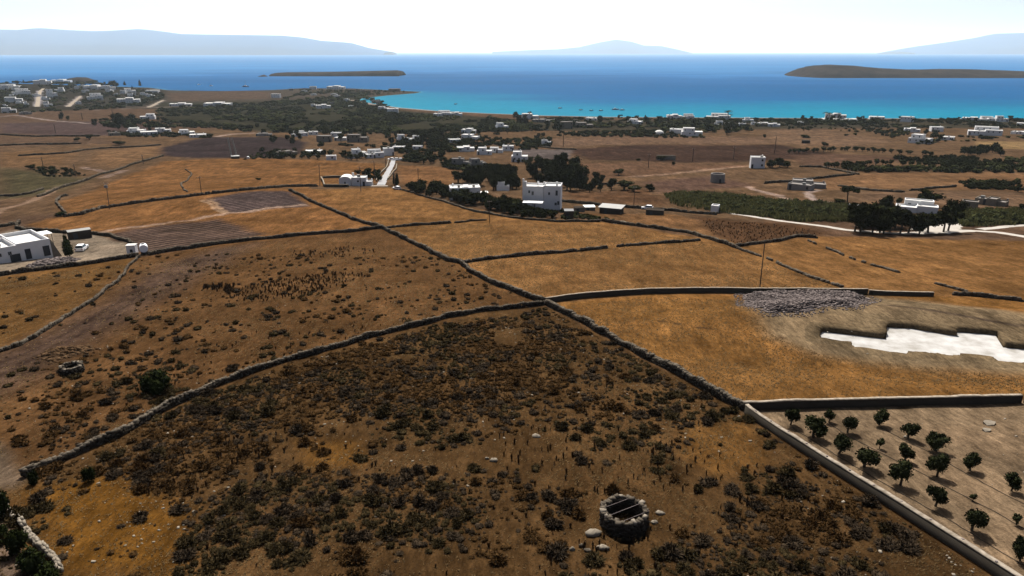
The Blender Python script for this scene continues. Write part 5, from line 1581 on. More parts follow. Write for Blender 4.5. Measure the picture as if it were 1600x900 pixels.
for u, v, wp, hp, kd, lb in [
    (1450, 364, 34, 36, 'pine', 'open crowned dark tree at the gravel forecourt with bare trunk'),
    (1474, 363, 32, 40, 'pine', 'dark tree with slanting visible trunk on the gravel forecourt'),
    (1481, 361, 30, 40, 'pine', 'second dark tree with slanting trunk on the gravel forecourt'),
    (1436, 366, 24, 26, 'round', 'bushy tree at the end of the gravel road screen'),
    (1490, 342, 24, 36, 'round', 'dark round domed tree rising behind the forecourt trees'),
    (1450, 322, 40, 26, 'pine', 'broad flat dark pine beside the bright terraced house'),
    (1385, 330, 22, 26, 'round', 'round treetop rising above the tree screen'),
    (1403, 322, 10, 16, 'olive', 'small treetop beside the bright terraced house'),
    (1324, 316, 26, 25, 'umb', 'umbrella pine with long bare trunk in the field'),
    (1312, 320, 16, 10, 'round', 'low dark bush beside the umbrella pine'),
    (1015, 299, 14, 13, 'round', 'single round dark tree at the start of the cane thicket'),
    (967, 274, 18, 11, 'olive', 'single flat olive on the slope above the villa grove'),
    (975, 297, 30, 16, 'olive', 'wide old tree with a leaning trunk past the villa grove'),
    (990, 300, 26, 12, 'olive', 'low wide tree between the leaning tree and the round tree'),
    (1590, 300, 16, 12, 'round', 'dark tree at the frame edge by the field hedge'),
    (1597, 330, 12, 14, 'round', 'dark tree behind the reeds at the frame edge'),
    (97, 188, 7, 14, 'round', 'tall dark tree beside the village road'),
    (106, 189, 6, 9, 'olive', 'small reddish tree beside the tall dark village road tree'),
    (148, 197, 9, 12, 'round', 'dark pointed bush where the village road bends'),
    (188, 198, 22, 22, 'round', 'very large dark tree above the lower hamlet'),
    (205, 190, 14, 13, 'round', 'dark tree next to the very large one'),
    (234, 204, 6, 12, 'cyp', 'slender dark tree between hamlet houses'),
    (178, 136, 15, 11, 'round', 'large dark tree on the sky line of the village'),
    (219, 134, 5, 9, 'cyp', 'dark cypress on the village sky line'),
    (195, 133, 4, 6, 'cyp', 'small dark cypress before the sea'),
    (27, 131, 8, 6, 'round', 'dark tree on the crest above the stepped houses'),
    (146, 131, 16, 6, 'round', 'low dark tree mass on the crest by the knoll'),
    (1206, 262, 18, 14, 'round', 'dark tree beside the blocky mill house'),
    (1230, 262, 14, 11, 'round', 'second dark tree right of the blocky mill house'),
    (1218, 261, 14, 15, 'round', 'pointed dark tree between the mill house trees'),
    (1032, 250, 16, 7, 'round', 'dark bush growing over the ruined stone hut'),
    (1053, 258, 6, 6, 'round', 'small dark bush under the ruined stone hut'),
    (998, 251, 9, 4, 'round', 'flat dark bush on the brown slope'),
    (1289, 228, 11, 7, 'round', 'dark round bush on the golden far slope'),
    (1259, 215, 16, 5, 'round', 'flat dark bush above the tiny stone hut'),
    (1394, 216, 10, 6, 'round', 'lone round tree on the far right plain'),
    (1194, 215, 6, 6, 'round', 'lone bush on the bare crest of the far slope'),
    (121, 221, 10, 7, 'olive', 'green bush by the far field wall'),
    (140, 218, 12, 8, 'olive', 'lighter green bush beside the far field wall'),
    (186, 226, 16, 7, 'round', 'dark bush beside the left far fields'),
    (48, 264, 13, 8, 'round', 'dark bush in the hollow, first'),
    (64, 269, 11, 8, 'round', 'dark bush in the hollow, beside the first'),
    (82, 273, 13, 9, 'round', 'dark bush in the hollow, lowest'),
    (423, 323 - 100, 1, 1, 'round', ''),
    (404, 281, 8, 4, 'round', 'small bush in the chapel forecourt corner'),
    (95, 338, 16, 7, 'round', 'dark bushes at the crooked wall end'),
    (1008, 190, 6, 10, 'cyp', 'slender dark tree on the beach by the hedge'),
    (938, 191, 7, 11, 'round', 'pointed dark tree by the shore road'),
]:
    if lb:
        up_tree(kd, u, v, wp, hp, lb, None, 900)
for u, v, hp, lb in [(1137.5, 187, 17, 'tall palm between the white beach hotels'), (1290, 186, 13, 'first of the pair of palms by the beach house'), (1294.5, 186.5, 12, 'second of the pair of palms by the beach house'), (1310, 184, 9, 'short palm behind the beach house roof'), (1141, 186, 9, 'short palm at the hotel corner')]:
    up_tree('palm', u, v, hp * 0.75, hp, lb, 'palms on the beach')

T = lambda s: s
grove([(385, 192), (480, 200), (640, 204), (680, 215), (662, 238), (560, 229), (430, 228)], 36, ['round', 'round', 'olive'], 4.5, 7.5, 'dark tree among the white houses behind the ploughed field', 'trees among the mid houses', (0.8, 1.2), 300, 4)
grove([(642, 212), (692, 208), (700, 236), (650, 242)], 24, ['round', 'pine'], 5, 7.5, 'dark tree around the far end of the valley road', 'trees by the valley road', (0.7, 1.1), 300, 4)
grove([(740, 205), (860, 206), (845, 228), (745, 224)], 18, ['round', 'pine'], 4, 6.5, 'dark tree below the white twin house', 'trees below the twin house', (0.8, 1.1), 300, 4)
grove([(803, 186), (832, 184), (834, 196), (806, 196)], 8, 'round', 7, 9.5, 'big shore tree left of the grey white shore house', 'big shore trees', (0.8, 1.1), 300, 4)
grove([(838, 190), (900, 186), (905, 206), (845, 208)], 16, 'round', 5, 8, 'dark round tree around the square beige block', 'trees by the beige block', (0.8, 1.1), 300, 5)
grove([(905, 188), (1100, 189), (1160, 205), (930, 203)], 32, ['round', 'round', 'pine'], 4.5, 7.5, 'dark tree in the belt behind the beach', 'trees behind the beach', (0.8, 1.2), 260, 5)
grove([(1100, 196), (1160, 196), (1170, 212), (1105, 212)], 16, 'round', 5, 8, 'dark tree massed behind the blue windowed house', 'trees behind the blue windowed house', (0.8, 1.2), 260, 4)
grove([(1250, 186), (1600, 187), (1600, 193), (1260, 196)], 30, ['round', 'round', 'pine'], 4, 7, 'dark tree in the long hedge of the far right shore', 'trees of the right shore', (0.9, 1.3), 260, 5)
grove([(1436, 213), (1465, 205), (1480, 222), (1445, 228)], 9, 'round', 4.5, 6.5, 'dark tree beside the large far villa', 'trees beside the far villa', (0.8, 1.1), 260, 4)
grove([(1496, 236), (1560, 232), (1568, 244), (1505, 250)], 15, 'round', 5, 7, 'big dark tree on the edge of the right olive grove', 'big trees on the grove edge', (0.9, 1.2), 300, 5)
grove([(0, 134), (130, 130), (255, 148), (240, 160), (0, 172)], 40, ['round', 'round', 'cyp'], 4, 8, 'dark tree between the houses of the hillside village', 'trees of the hillside village', (0.5, 1.2), 200, 8)
grove([(165, 190), (260, 188), (270, 202), (175, 204)], 14, 'round', 4, 6.5, 'dark tree above the roofs of the lower hamlet', 'trees above the lower hamlet', (0.9, 1.2), 260, 5)
grove([(400, 236), (470, 236), (466, 249), (408, 248)], 14, ['round', 'olive'], 3, 4.6, 'dark tree in the hedge above the dome field', 'hedge above the dome field', (1.0, 1.3), 300, 3, 'hedge_bush')
grove([(470, 242), (560, 244), (600, 248), (560, 251), (470, 250)], 22, ['round', 'olive'], 3, 5, 'dark tree in the hedge along the golden field', 'hedge along the golden field', (1.0, 1.3), 300, 3, 'hedge_bush')
grove([(628, 240), (700, 240), (705, 258), (640, 256)], 22, ['round', 'olive'], 3.5, 5.5, 'dark tree between the road top and the grey houses', 'trees before the grey houses', (0.9, 1.2), 300, 3)
grove([(705, 262), (790, 262), (795, 270), (715, 270)], 16, ['round', 'olive'], 2.5, 4, 'dark bush tree below the grey unrendered houses', 'trees below the grey houses', (0.9, 1.3), 300, 3)
grove([(800, 250), (858, 252), (862, 258), (810, 260)], 12, ['round', 'olive'], 2.5, 4, 'dark tree below the bare enclosure', 'trees below the enclosure', (0.9, 1.2), 300, 3)
# grove rows on the right
for px, n, lb in (([(1236, 240), (1330, 236), (1470, 245)], 30, 'olive in the upper straight row of the far grove'), ([(1290, 262), (1370, 258), (1480, 262)], 24, 'olive in the lower row of the far grove')):
    P = resample(wpoly(px), 3)
    for k in range(n):
        q = P[int(k * (len(P) - 1) / n)] + (RNG.random(2) - 0.5) * 3
        h = random.uniform(3, 4.4)
        tree('olive', (q[0], q[1], float(H(*q))), h, h * random.uniform(1.0, 1.35), lb, 'olive rows of the far grove', 300)

# near green bushes
def bush_mesh(seed, n=420, s=0.05, spread=1.0):
    rs = np.random.default_rng(seed)
    parts = []
    for k in range(6):
        a, q = rs.random() * 2 * PI, 0.28 * math.sqrt(rs.random())
        c = np.array([math.cos(a) * q, math.sin(a) * q, 0.25 + 0.3 * rs.random()])
        r = np.array([0.24, 0.24, 0.3]) * (0.8 + 0.5 * rs.random())
        d = rs.normal(size=(n // 6, 3)); d /= np.linalg.norm(d, axis=1)[:, None]; d *= 0.7 + 0.45 * rs.random((n // 6, 1))
        pts = c + d * r
        pts[:, 2] = np.maximum(pts[:, 2], 0.02)
        parts.append(leaf_quads(pts, n // 6, s, rs))
        parts.append(ball(c, r * 0.75, seed * 7 + k, 6, 4))
    return join(parts)
BUSH = []
for s in range(5):
    V, Fc = bush_mesh(s + 100, 900)
    BUSH.append(np_mesh('foliage', V, Fc, M['green']))
def green_bush(u, v, wp, hp, label, group=None):
    p = at1(u, v); D = depth(p)
    r = thing('bush', p, random.uniform(0, 6), label, 'bush', group)
    r.scale = (wp * D / F, wp * D / F, hp * D / F / 0.75)
    obj('foliage', BUSH[random.randrange(5)], r)
green_bush(245, 612, 46, 34, 'large dark green bush alone in the grassland above the curving wall')
green_bush(106, 401, 22, 18, 'green bush at the buttress of the courtyard house')
green_bush(104, 385, 18, 10, 'low dark bush behind the buttress of the courtyard house')
green_bush(103, 381, 7, 14, 'small upright bush under the awning of the courtyard house')
BG = 'dark bushes growing through the corner wall'
for u, v, wp, hp, lb in [(4, 806, 34, 44, 'dark bush over the upper end of the corner wall'), (26, 866, 40, 36, 'dark bush leaning on the corner wall beside the lane'), (52, 890, 44, 38, 'dark bush below the corner wall, lowest but one'), (84, 915, 44, 34, 'lowest dark bush of the corner wall cut by the frame'), (54, 756, 16, 26, 'dark upright bush at the end of the curving wall'), (142, 752, 22, 26, 'dark bush on the slope past the curving wall end'), (2, 840, 24, 20, 'dark low bush at the frame edge by the corner wall')]:
    green_bush(u, v, wp, hp, lb, BG)

# ------------------------------------------------------------------ masses nobody could count
def mass(name, zones, mt, n_leaf, label, s=0.11, tall=1.0, part=0):
    rs = np.random.default_rng(len(label) + part)
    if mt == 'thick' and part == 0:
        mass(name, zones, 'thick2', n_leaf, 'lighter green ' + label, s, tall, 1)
    base = []
    for q in range(6):
        V, Fc = bush_mesh(q + 300, n_leaf, s)
        base.append((V, Fc))
    parts = []
    for px, n, h0, h1, wr in zones:
        P = zone_points(px, int(n * (1.0 if part == 0 else 0.6)))
        nz = fbm(P[:, 0] / 45, P[:, 1] / 70, 15 + part * 50, 3)
        P = P[nz > (0.40 if part == 0 else 0.50)]
        for p in P:
            V, Fc = base[rs.integers(6)]
            h, a = rs.uniform(h0, h1), rs.random() * 6.28
            sc = np.array([h * wr, h * wr, h * tall]) * (0.8 + 0.4 * rs.random(3))
            c_, s_ = math.cos(a), math.sin(a)
            v = V * sc
            v = np.stack([v[:, 0] * c_ - v[:, 1] * s_, v[:, 0] * s_ + v[:, 1] * c_, v[:, 2]], 1) + p
            parts.append((v, Fc))
    V, Fc = join(parts)
    o = obj(name, np_mesh(name, V, Fc, M[mt]), kind='stuff')
    o['label'] = label
mass('undergrowth', [
    ([(-20, 134), (130, 129), (180, 136), (258, 146), (252, 162), (160, 172), (-20, 178)], 1150, 2.2, 4.6, 2.2),
    ([(240, 168), (420, 160), (470, 146), (560, 146), (600, 160), (620, 178), (700, 188), (640, 200), (480, 200), (400, 192), (250, 182)], 1150, 2, 4.2, 2.6),
    ([(620, 178), (760, 184), (835, 192), (820, 206), (700, 206), (560, 206), (600, 190)], 860, 1.8, 3.6, 2.5),
    ([(470, 140), (600, 142), (640, 144), (560, 150), (470, 150)], 220, 2, 3.5, 2.2),
    ([(820, 185), (1000, 186), (1200, 187), (1600, 188), (1600, 191), (1300, 194), (1100, 200), (900, 200)], 760, 1.8, 3.6, 2.5),
    ([(1200, 200), (1300, 197), (1420, 200), (1420, 206), (1250, 204)], 120, 1.2, 2.4, 1.8),
    ([(380, 176), (560, 160), (640, 184), (840, 196), (860, 206), (640, 214), (430, 208)], 620, 2.2, 4.6, 2.4),
    ([(1000, 196), (1160, 198), (1180, 211), (1000, 206)], 180, 2, 4.2, 2.2),
    ([(1240, 188), (1620, 190), (1620, 201), (1430, 200), (1250, 197)], 260, 1.8, 3.4, 2.4),
    ([(1425, 226), (1500, 214), (1620, 214), (1620, 219), (1500, 222)], 110, 1.4, 2.8, 2.0),
    ([(150, 186), (330, 192), (400, 200), (390, 206), (320, 200), (170, 200)], 190, 2, 4, 2.2),
    ([(165, 205), (200, 208), (330, 212), (330, 216), (200, 214)], 110, 1.6, 2.8, 2.0),
    ([(860, 208), (1004, 205), (1100, 212), (1100, 216), (980, 215), (870, 213)], 200, 2, 3.2, 1.6),
    ([(1310, 203), (1420, 205), (1420, 214), (1320, 212)], 140, 1.5, 3.0, 1.6),
], 'thick', 60, 'dark hedges and thickets of the coastal plain', 0.13)
mass('undergrowth', [
    ([(425, 228), (560, 228), (640, 242), (700, 238), (860, 232), (860, 214), (640, 207), (620, 224), (540, 230)], 480, 1.5, 3.2, 2.1),
    ([(640, 242), (720, 252), (800, 262), (760, 270), (680, 260), (630, 252)], 260, 1.5, 2.8, 2.1),
    ([(1292, 254), (1360, 246), (1480, 246), (1620, 252), (1620, 272), (1480, 270), (1340, 270)], 520, 1.8, 3.4, 1.5),
    ([(1500, 285), (1620, 281), (1620, 298), (1512, 296)], 110, 1.2, 2.6, 1.6),
    ([(870, 330), (910, 336), (960, 345), (930, 346), (880, 342)], 50, 0.6, 1.4, 1.5),
    ([(50, 262), (110, 264), (140, 274), (90, 278), (60, 272)], 60, 0.8, 1.6, 1.7),
    ([(400, 239), (460, 240), (460, 248), (380, 250)], 40, 1, 2, 1.8),
], 'thick', 90, 'dark thickets between the houses and fields', 0.11)
def reeds(name, px, n, h0, h1, mt, label):
    rs = np.random.default_rng(5)
    P = zone_points(px, n)
    parts = []
    k = 26
    c = np.repeat(P, k, 0)
    m = len(c)
    a = rs.random(m) * 6.28
    r_ = rs.random(m) ** 0.5 * 1.3
    b = c + np.c_[np.cos(a) * r_, np.sin(a) * r_, np.zeros(m)]
    h = rs.uniform(h0, h1, m) * np.repeat(rs.uniform(0.6, 1.1, n), k)
    tip = b + np.c_[rs.normal(size=m) * 0.45, rs.normal(size=m) * 0.45, h]
    d = np.c_[np.cos(a * 3), np.sin(a * 3), np.zeros(m)] * 0.16
    mid = b * 0.45 + tip * 0.55
    V = np.stack([b - d * 0.6, b + d * 0.6, mid + d, tip, mid - d], 1).reshape(-1, 3)
    Fc = np.concatenate([np.arange(m)[:, None] * 5 + np.array([[0, 1, 2, 4]]), np.arange(m)[:, None] * 5 + np.array([[4, 2, 3, 3]])])
    o = obj(name, np_mesh(name, V, Fc[:m], M[mt]), kind='stuff')
    # leaf tips as triangles in the same mesh would need mixed faces: keep quads plus a bushy filling
    o['label'] = label
reeds('reeds', [(1040, 304), (1100, 303), (1200, 313), (1330, 323), (1336, 347), (1250, 347), (1120, 331), (1050, 320)], 900, 1.6, 3.2, 'reed', 'belt of tall green cane along the gravel road')
reeds('reeds', [(1495, 332), (1620, 326), (1620, 350), (1580, 352), (1500, 354)], 420, 1.4, 3.0, 'reed', 'green cane right of the forecourt trees')
reeds('reeds', [(1230, 326), (1330, 330), (1320, 346), (1250, 345)], 150, 1.4, 2.6, 'reeddry', 'dry pale cane in the green cane belt')
mass('undergrowth', [
    ([(1050, 305), (1100, 304), (1200, 314), (1330, 324), (1334, 345), (1250, 345), (1120, 330)], 240, 1.4, 2.6, 1.4),
    ([(1495, 333), (1620, 327), (1620, 349), (1500, 353)], 130, 1.4, 2.8, 1.4),
], 'thick2', 120, 'dense growth within the cane belts', 0.09)

# ------------------------------------------------------------------ the well in the scrub field
def well(c, R, wall, h, courses, label, rods=True, ss=0.42):
    p = np.array([c[0], c[1], float(H(c[0], c[1]))])
    r = thing('stone_well', p, 0, label, 'well', None)
    rs = random.Random(4)
    for k in range(courses + 1):
        top = k == courses
        rr = R - wall / 2
        n = int(2 * PI * rr / (ss * (0.62 if top else 0.9)))
        for i in range(n):
            if top and rs.random() < 0.1:
                continue
            a = 2 * PI * (i + 0.5 * (k % 2) + rs.uniform(-0.15, 0.15)) / n
            q = rr + rs.uniform(-0.04, 0.04) * (3 if top else 1)
            L_ = 2 * PI * rr / n * rs.uniform(0.9, 1.12)
            Hh = h / courses * (rs.uniform(0.95, 1.15) if not top else rs.uniform(0.8, 1.3))
            W_ = wall * (rs.uniform(0.8, 1.1) if not top else rs.uniform(0.45, 1.0))
            L_ *= 1.0 if not top else rs.uniform(0.75, 1.5)
            V, Fc = stones_arrays(np.zeros((1, 3)), np.array([L_]), np.array([W_]), np.array([Hh]), np.array([0.0]), 0.24)
            o = obj('stone', np_mesh('stone', V, Fc, M[('palestone' if rs.random() < 0.2 else 'stone') if top else 'shadestone']), r)  # courses coloured dark as in shade, rim stones paler
            o.location = (math.cos(a) * q, math.sin(a) * q, h * (k + 0.5) / courses - 0.1 + rs.uniform(-0.02, 0.02))
            o.rotation_euler = (rs.uniform(-0.08, 0.08), rs.uniform(-0.08, 0.08), a + PI / 2 + rs.uniform(-0.15, 0.15))
    mb = MB(); n = 28
    ri = R - wall * 0.9
    for i in range(n):
        a, b = 2 * PI * i / n, 2 * PI * (i + 1) / n
        f = lambda t, q, z: (math.cos(t) * q, math.sin(t) * q, z)
        mb.poly([f(a, ri, -2.4), f(b, ri, -2.4), f(b, ri, h * 0.7), f(a, ri, h * 0.7)])
    mb.disc((0, 0), ri, -2.39, n)
    mb.build('shaft', M['earth'], r)
    if rods:
        for s in (-0.55, 0.0, 0.5):
            d = Vector((math.cos(0.5), math.sin(0.5), 0)); e = Vector((-d.y, d.x, 0))
            L_ = math.sqrt(R * R - (s * R) ** 2)
            a, b = e * (s * R) - d * L_, e * (s * R) + d * L_
            mb = MB(); mb.tube((a.x, a.y, h + 0.02), (b.x, b.y, h + 0.04), 0.018); mb.build('rod', M['iron'], r)
kk = depth(well_c) / F
well(well_c + np.array([0, 1.2, 0]), 39 * kk, 0.46, 1.1, 6, 'round dry stone well with iron rods across its dark mouth')
kk = depth(well2_c) / F
well(well2_c + np.array([0, 0.6, 0]), 17 * kk, 0.42, 0.75, 3, 'small ruined stone well with a broken pale rim', False, 0.4)

def boulder(u, v, wpx, hpx, label, m='palestone', seed=0, group=None, rot=0.0):
    p = at1(u, v); k = depth(p) / F
    rs = np.random.default_rng(seed)
    V, Fc = ball((0, 0, 0), (wpx * k / 2, wpx * k * 0.36, hpx * k * 0.62), seed, 7, 5)
    V[:, :2] *= np.random.default_rng(seed + 1).uniform(0.72, 1.15, (len(V), 1))
    V[:, 2] = np.clip(V[:, 2], -0.15, hpx * k * 0.42)
    V += rs.normal(size=V.shape) * 0.02
    o = obj('rock', np_mesh('rock', V, Fc, M[m]))
    o.location = tuple(p + np.array([0, 0, 0.05])); o.rotation_euler = (rs.uniform(-0.15, 0.15), rs.uniform(-0.15, 0.15), rot)
    tag(o, label, 'rock', group, 'thing')
RG = 'loose rocks by the well'
boulder(927, 835, 26, 15, 'largest pale flat rock beside the well', seed=2, group=RG, rot=0.2)
boulder(941, 857, 19, 11, 'pale rock below the largest one', seed=3, group=RG, rot=-0.1)
boulder(918, 861, 12, 6, 'small grey rock next to the lower pale rock', 'stone', 4, RG)
boulder(909, 854, 10, 9, 'brownish round rock, second in the little row', 'stone', 5, RG)
boulder(894, 859, 11, 9, 'pinkish pale rock at the end of the little row', seed=6, group=RG)
boulder(1022, 817, 12, 6, 'flat pale stone leaning against the far side of the well', seed=8, group=RG)
boulder(1031, 803, 14, 7, 'long flat stone fallen behind the well', seed=9, group=RG)
boulder(838, 682, 16, 5, 'flat pale stone in the dark heath above the well', seed=10)
boulder(771, 720, 14, 7, 'pale stone on bare ground in the middle of the scrub', seed=11)
boulder(761, 717, 7, 5, 'small pale stone beside the bare ground stone', seed=12)
boulder(1108, 1100 - 200 + 0, 10, 5, 'pale stone at the bottom of the scrub field', seed=14)
boulder(162, 690, 12, 6, 'pale stone lying below the curving wall', seed=15)

# rubble and stone heaps
def heap(px, n, s0, s1, hmax, mt, label, name='rubble_pile', yb=None):
    P = zone_points(px, n)
    poly = wpoly(px)
    d = line_dist(P[:, 0], P[:, 1], poly, True)
    hz = hmax * sstep(0, 2.2, d) * (0.45 + 0.9 * fbm(P[:, 0] / 2.4, P[:, 1] / 2.4, 33, 3))
    c = P.mean(0)
    c[2] = float(H(c[0], c[1]))
    r = thing(name, c, 0, label, 'stone heap' if name != 'rubble_pile' else 'rubble pile', None)
    s = RNG.uniform(s0, s1, n)
    Q = P.copy(); Q[:, 2] += hz - 0.05
    V, Fc = stones_arrays(Q - c, s * RNG.uniform(0.8, 1.5, n), s * RNG.uniform(0.6, 1.1, n), s * RNG.uniform(0.5, 1.0, n), RNG.random(n) * 6.28, 0.3)
    obj('rubble_stones', np_mesh('rubble_stones', V, Fc, M[mt]), r, 'stuff')
    g = 24
    lo, hi = poly.min(0) - 0.2, poly.max(0) + 0.2
    X, Y = np.meshgrid(np.linspace(lo[0], hi[0], g * 2), np.linspace(lo[1], hi[1], g))
    x, y = X.ravel(), Y.ravel()
    dd = np.where(in_poly(x, y, poly), line_dist(x, y, poly, True), -0.3)
    z = H(x, y) + np.where(dd > 0, hmax * sstep(0, 2.2, dd) * (0.45 + 0.9 * fbm(x / 2.4, y / 2.4, 33, 3)) - 0.1, -0.4)
    far = offset_poly(poly[::3] if len(poly) > 30 else poly, 1.5 if name == 'rubble_pile' else 0.6)
    m = n // 9
    q = far.min(0) + RNG.random((m * 5, 2)) * (far.max(0) - far.min(0))
    q = q[in_poly(q[:, 0], q[:, 1], far) & ~in_poly(q[:, 0], q[:, 1], poly)][:m]
    if len(q):
        s2 = RNG.uniform(s0 * 0.7, s1 * 0.6, len(q))
        V, Fc = stones_arrays(np.c_[q, H(q[:, 0], q[:, 1]) + 0.03] - c, s2 * 1.2, s2, s2 * 0.7, RNG.random(len(q)) * 6.28, 0.3)
        obj('strewn_stones', np_mesh('strewn_stones', V, Fc, M[mt]), r, 'stuff')
    i = np.arange(g - 1)[:, None] * g * 2; j = np.arange(g * 2 - 1)[None]
    Fm = np.stack([i + j, i + j + 1, i + g * 2 + j + 1, i + g * 2 + j], -1).reshape(-1, 4)
    obj('mound', np_mesh('mound', np.c_[x, y, z] - c, Fm, M[mt], True), r)
heap([(1160, 462), (1180, 457.5), (1260, 457), (1330, 459.5), (1362, 468), (1335, 481), (1290, 479), (1255, 490), (1200, 490), (1166, 478)], 5600, 0.10, 0.38, 0.85, 'rubble', 'long pile of grey broken rock under the rendered wall')
heap([(60, 558), (85, 545), (130, 542), (148, 547), (110, 556), (80, 566)], 500, 0.15, 0.5, 0.7, 'weed', 'low dark heap of stones and dead branches near the small well', 'stone_heap')
heap([(42, 417), (60, 408), (95, 405), (125, 405), (110, 412), (60, 422)], 420, 0.2, 0.7, 0.8, 'rubble', 'jumble of pale stones below the courtyard house', 'stone_heap')
heap([(955, 347), (975, 346), (985, 350), (960, 350)], 60, 0.3, 0.7, 0.5, 'palestone', 'little pale stone heap at the start of the slanting wall', 'stone_heap')

# ------------------------------------------------------------------ scrub: cushions, dry stalks, straw, pebbles
near_field = [(-100, 790), (40, 750), (120, 718), (240, 655), (330, 614), (440, 574), (550, 542), (650, 516), (745, 493), (838, 483), (856, 484), (930, 524), (980, 552), (1080, 605), (1152, 646), (1300, 745), (1500, 872), (1560, 912), (1700, 1000), (-200, 1000)]
upper_field = [(0, 560), (130, 488), (222, 405), (300, 392), (400, 380), (590, 362), (720, 418), (840, 474), (745, 485), (650, 507), (550, 533), (440, 565), (330, 604), (240, 645), (120, 708), (45, 740), (-60, 690)]
left_field = [(0, 540), (100, 492), (205, 412), (100, 424), (-20, 438)]
right_field = [(858, 482), (1020, 464), (1160, 470), (1200, 520), (1300, 560), (1600, 590), (1600, 618), (1160, 626), (1000, 548)]
gold_field = [(600, 357), (720, 350), (940, 352), (1110, 380), (1310, 450), (1020, 454), (856, 468), (720, 408)]
dense_a = [(560, 545), (700, 505), (840, 490), (905, 525), (890, 590), (800, 650), (700, 660), (560, 650), (420, 670), (300, 690), (260, 660), (400, 600)]
dense_b = [(300, 800), (420, 740), (560, 730), (720, 760), (800, 860), (820, 910), (270, 910)]
dense_c = [(1060, 820), (1120, 740), (1230, 740), (1330, 780), (1440, 850), (1520, 910), (1050, 910)]
dense_d = [(150, 760), (260, 690), (420, 690), (430, 730), (300, 770), (200, 780)]
bare = [[(60, 775), (200, 745), (290, 810), (270, 910), (90, 910)], [(920, 770), (1040, 770), (1060, 850), (880, 880), (880, 800)], [(1070, 665), (1170, 660), (1200, 715), (1120, 740)], [(-50, 700), (30, 700), (60, 790), (-50, 800)]]
flat = lambda pl: [(float(a), float(b)) for a, b in pl]

def density(u, v, x, y):
    d = np.zeros(len(u))
    nf, uf, lf = in_poly(u, v, near_field), in_poly(u, v, upper_field), in_poly(u, v, left_field)
    d[nf] = 0.24
    n = fbm(x / 7, y / 7, 19, 3)
    for z, k in ((dense_a, 1.0), (dense_b, 0.95), (dense_c, 0.85), (dense_d, 0.9)):
        d[nf & in_poly(u, v, z)] = k
    d[uf] = 0.05
    d[uf & in_poly(u, v, [(230, 520), (420, 480), (640, 500), (560, 535), (330, 602), (240, 640), (160, 640)])] = 0.07
    d[uf & in_poly(u, v, [(60, 600), (240, 560), (330, 600), (60, 735)])] = 0.17
    d[uf & in_poly(u, v, [(-60, 560), (130, 495), (220, 410), (330, 390), (250, 450), (120, 540), (0, 590)])] = 0.015
    d[lf] = 0.025
    for b in bare:
        d[in_poly(u, v, b)] *= 0.06
    return d * sstep(0.26, 0.52, n)

def scatter(n_try, y0, y1, dens, rmin, rmax):
    """positions and sizes that keep apart from one another"""
    y = RNG.uniform(y0, y1, n_try)
    x = RNG.uniform(-1, 1, n_try) * (y * 0.82 + 12)
    z = H(x, y)
    u, v, dep = proj(np.stack([x, y, z], 1))
    ok = (u > -60) & (u < 1660) & (v < 960)
    x, y, z, u, v = x[ok], y[ok], z[ok], u[ok], v[ok]
    ok = RNG.random(len(x)) < dens(u, v, x, y)
    x, y, z = x[ok], y[ok], z[ok]
    ok = np.hypot(x - well_c[0], y - well_c[1] - 0.6) > 3.4
    x, y, z = x[ok], y[ok], z[ok]
    s = rmin + (rmax - rmin) * RNG.random(len(x)) ** 2.2
    grid, keep = {}, []
    for i in range(len(x)):
        gx, gy = int(x[i] // 1.5), int(y[i] // 1.5)
        good = True
        for a in (-1, 0, 1):
            for b in (-1, 0, 1):
                for j in grid.get((gx + a, gy + b), ()):
                    if (x[i] - x[j]) ** 2 + (y[i] - y[j]) ** 2 < (0.29 * (s[i] + s[j])) ** 2:
                        good = False
                        break
                if not good: break
            if not good: break
        if good:
            grid.setdefault((gx, gy), []).append(i)
            keep.append(i)
    k = np.array(keep)
    return np.stack([x[k], y[k], z[k]], 1), s[k]

def shrub_arrays(seed, n):
    rs = np.random.default_rng(seed)
    parts = []
    nb = 4
    for k in range(nb):
        a, q = rs.random() * 2 * PI, 0.22 * math.sqrt(rs.random())
        c = np.array([math.cos(a) * q, math.sin(a) * q, 0.12 + 0.1 * rs.random()])
        r = np.array([0.30, 0.30, 0.26]) * (0.75 + 0.5 * rs.random())
        m = n // nb
        d = rs.normal(size=(m, 3)); d /= np.linalg.norm(d, axis=1)[:, None]
        d[:, 2] = np.abs(d[:, 2]) * 1.1
        d *= (0.75 + 0.4 * rs.random((m, 1)))
        side = np.cross(d, rs.normal(size=(m, 3)))
        side /= np.linalg.norm(side, axis=1)[:, None]
        ln = (0.05 + 0.08 * rs.random((m, 1)))
        b0, t0 = c + d * r * 0.72, c + d * (r + ln * 0.8)
        wd = side * (0.018 + 0.020 * rs.random((m, 1)))
        parts.append((np.stack([b0 - wd, b0 + wd, t0 + wd * 0.5, t0 - wd * 0.5], 1).reshape(-1, 3), np.arange(m * 4).reshape(-1, 4)))
        parts.append(ball(c, r * 0.80, seed + k, 8, 5))
    return join(parts)
SH = [shrub_arrays(s, 420) for s in range(6)]
SHL = [shrub_arrays(s + 50, 140) for s in range(5)]
SMAT = ['shrubA', 'shrubB', 'shrubC']
SHM = {(i, m): np_mesh('shrub', SH[i][0], SH[i][1], M[m]) for i in range(6) for m in SMAT}
P, s = scatter(150000, 24, 150, density, 0.26, 1.55)
u_, v_, dep_ = proj(P)
order = np.argsort(-(s / dep_))
vis = [i for i in order if -10 < u_[i] < 1610 and v_[i] < 905]
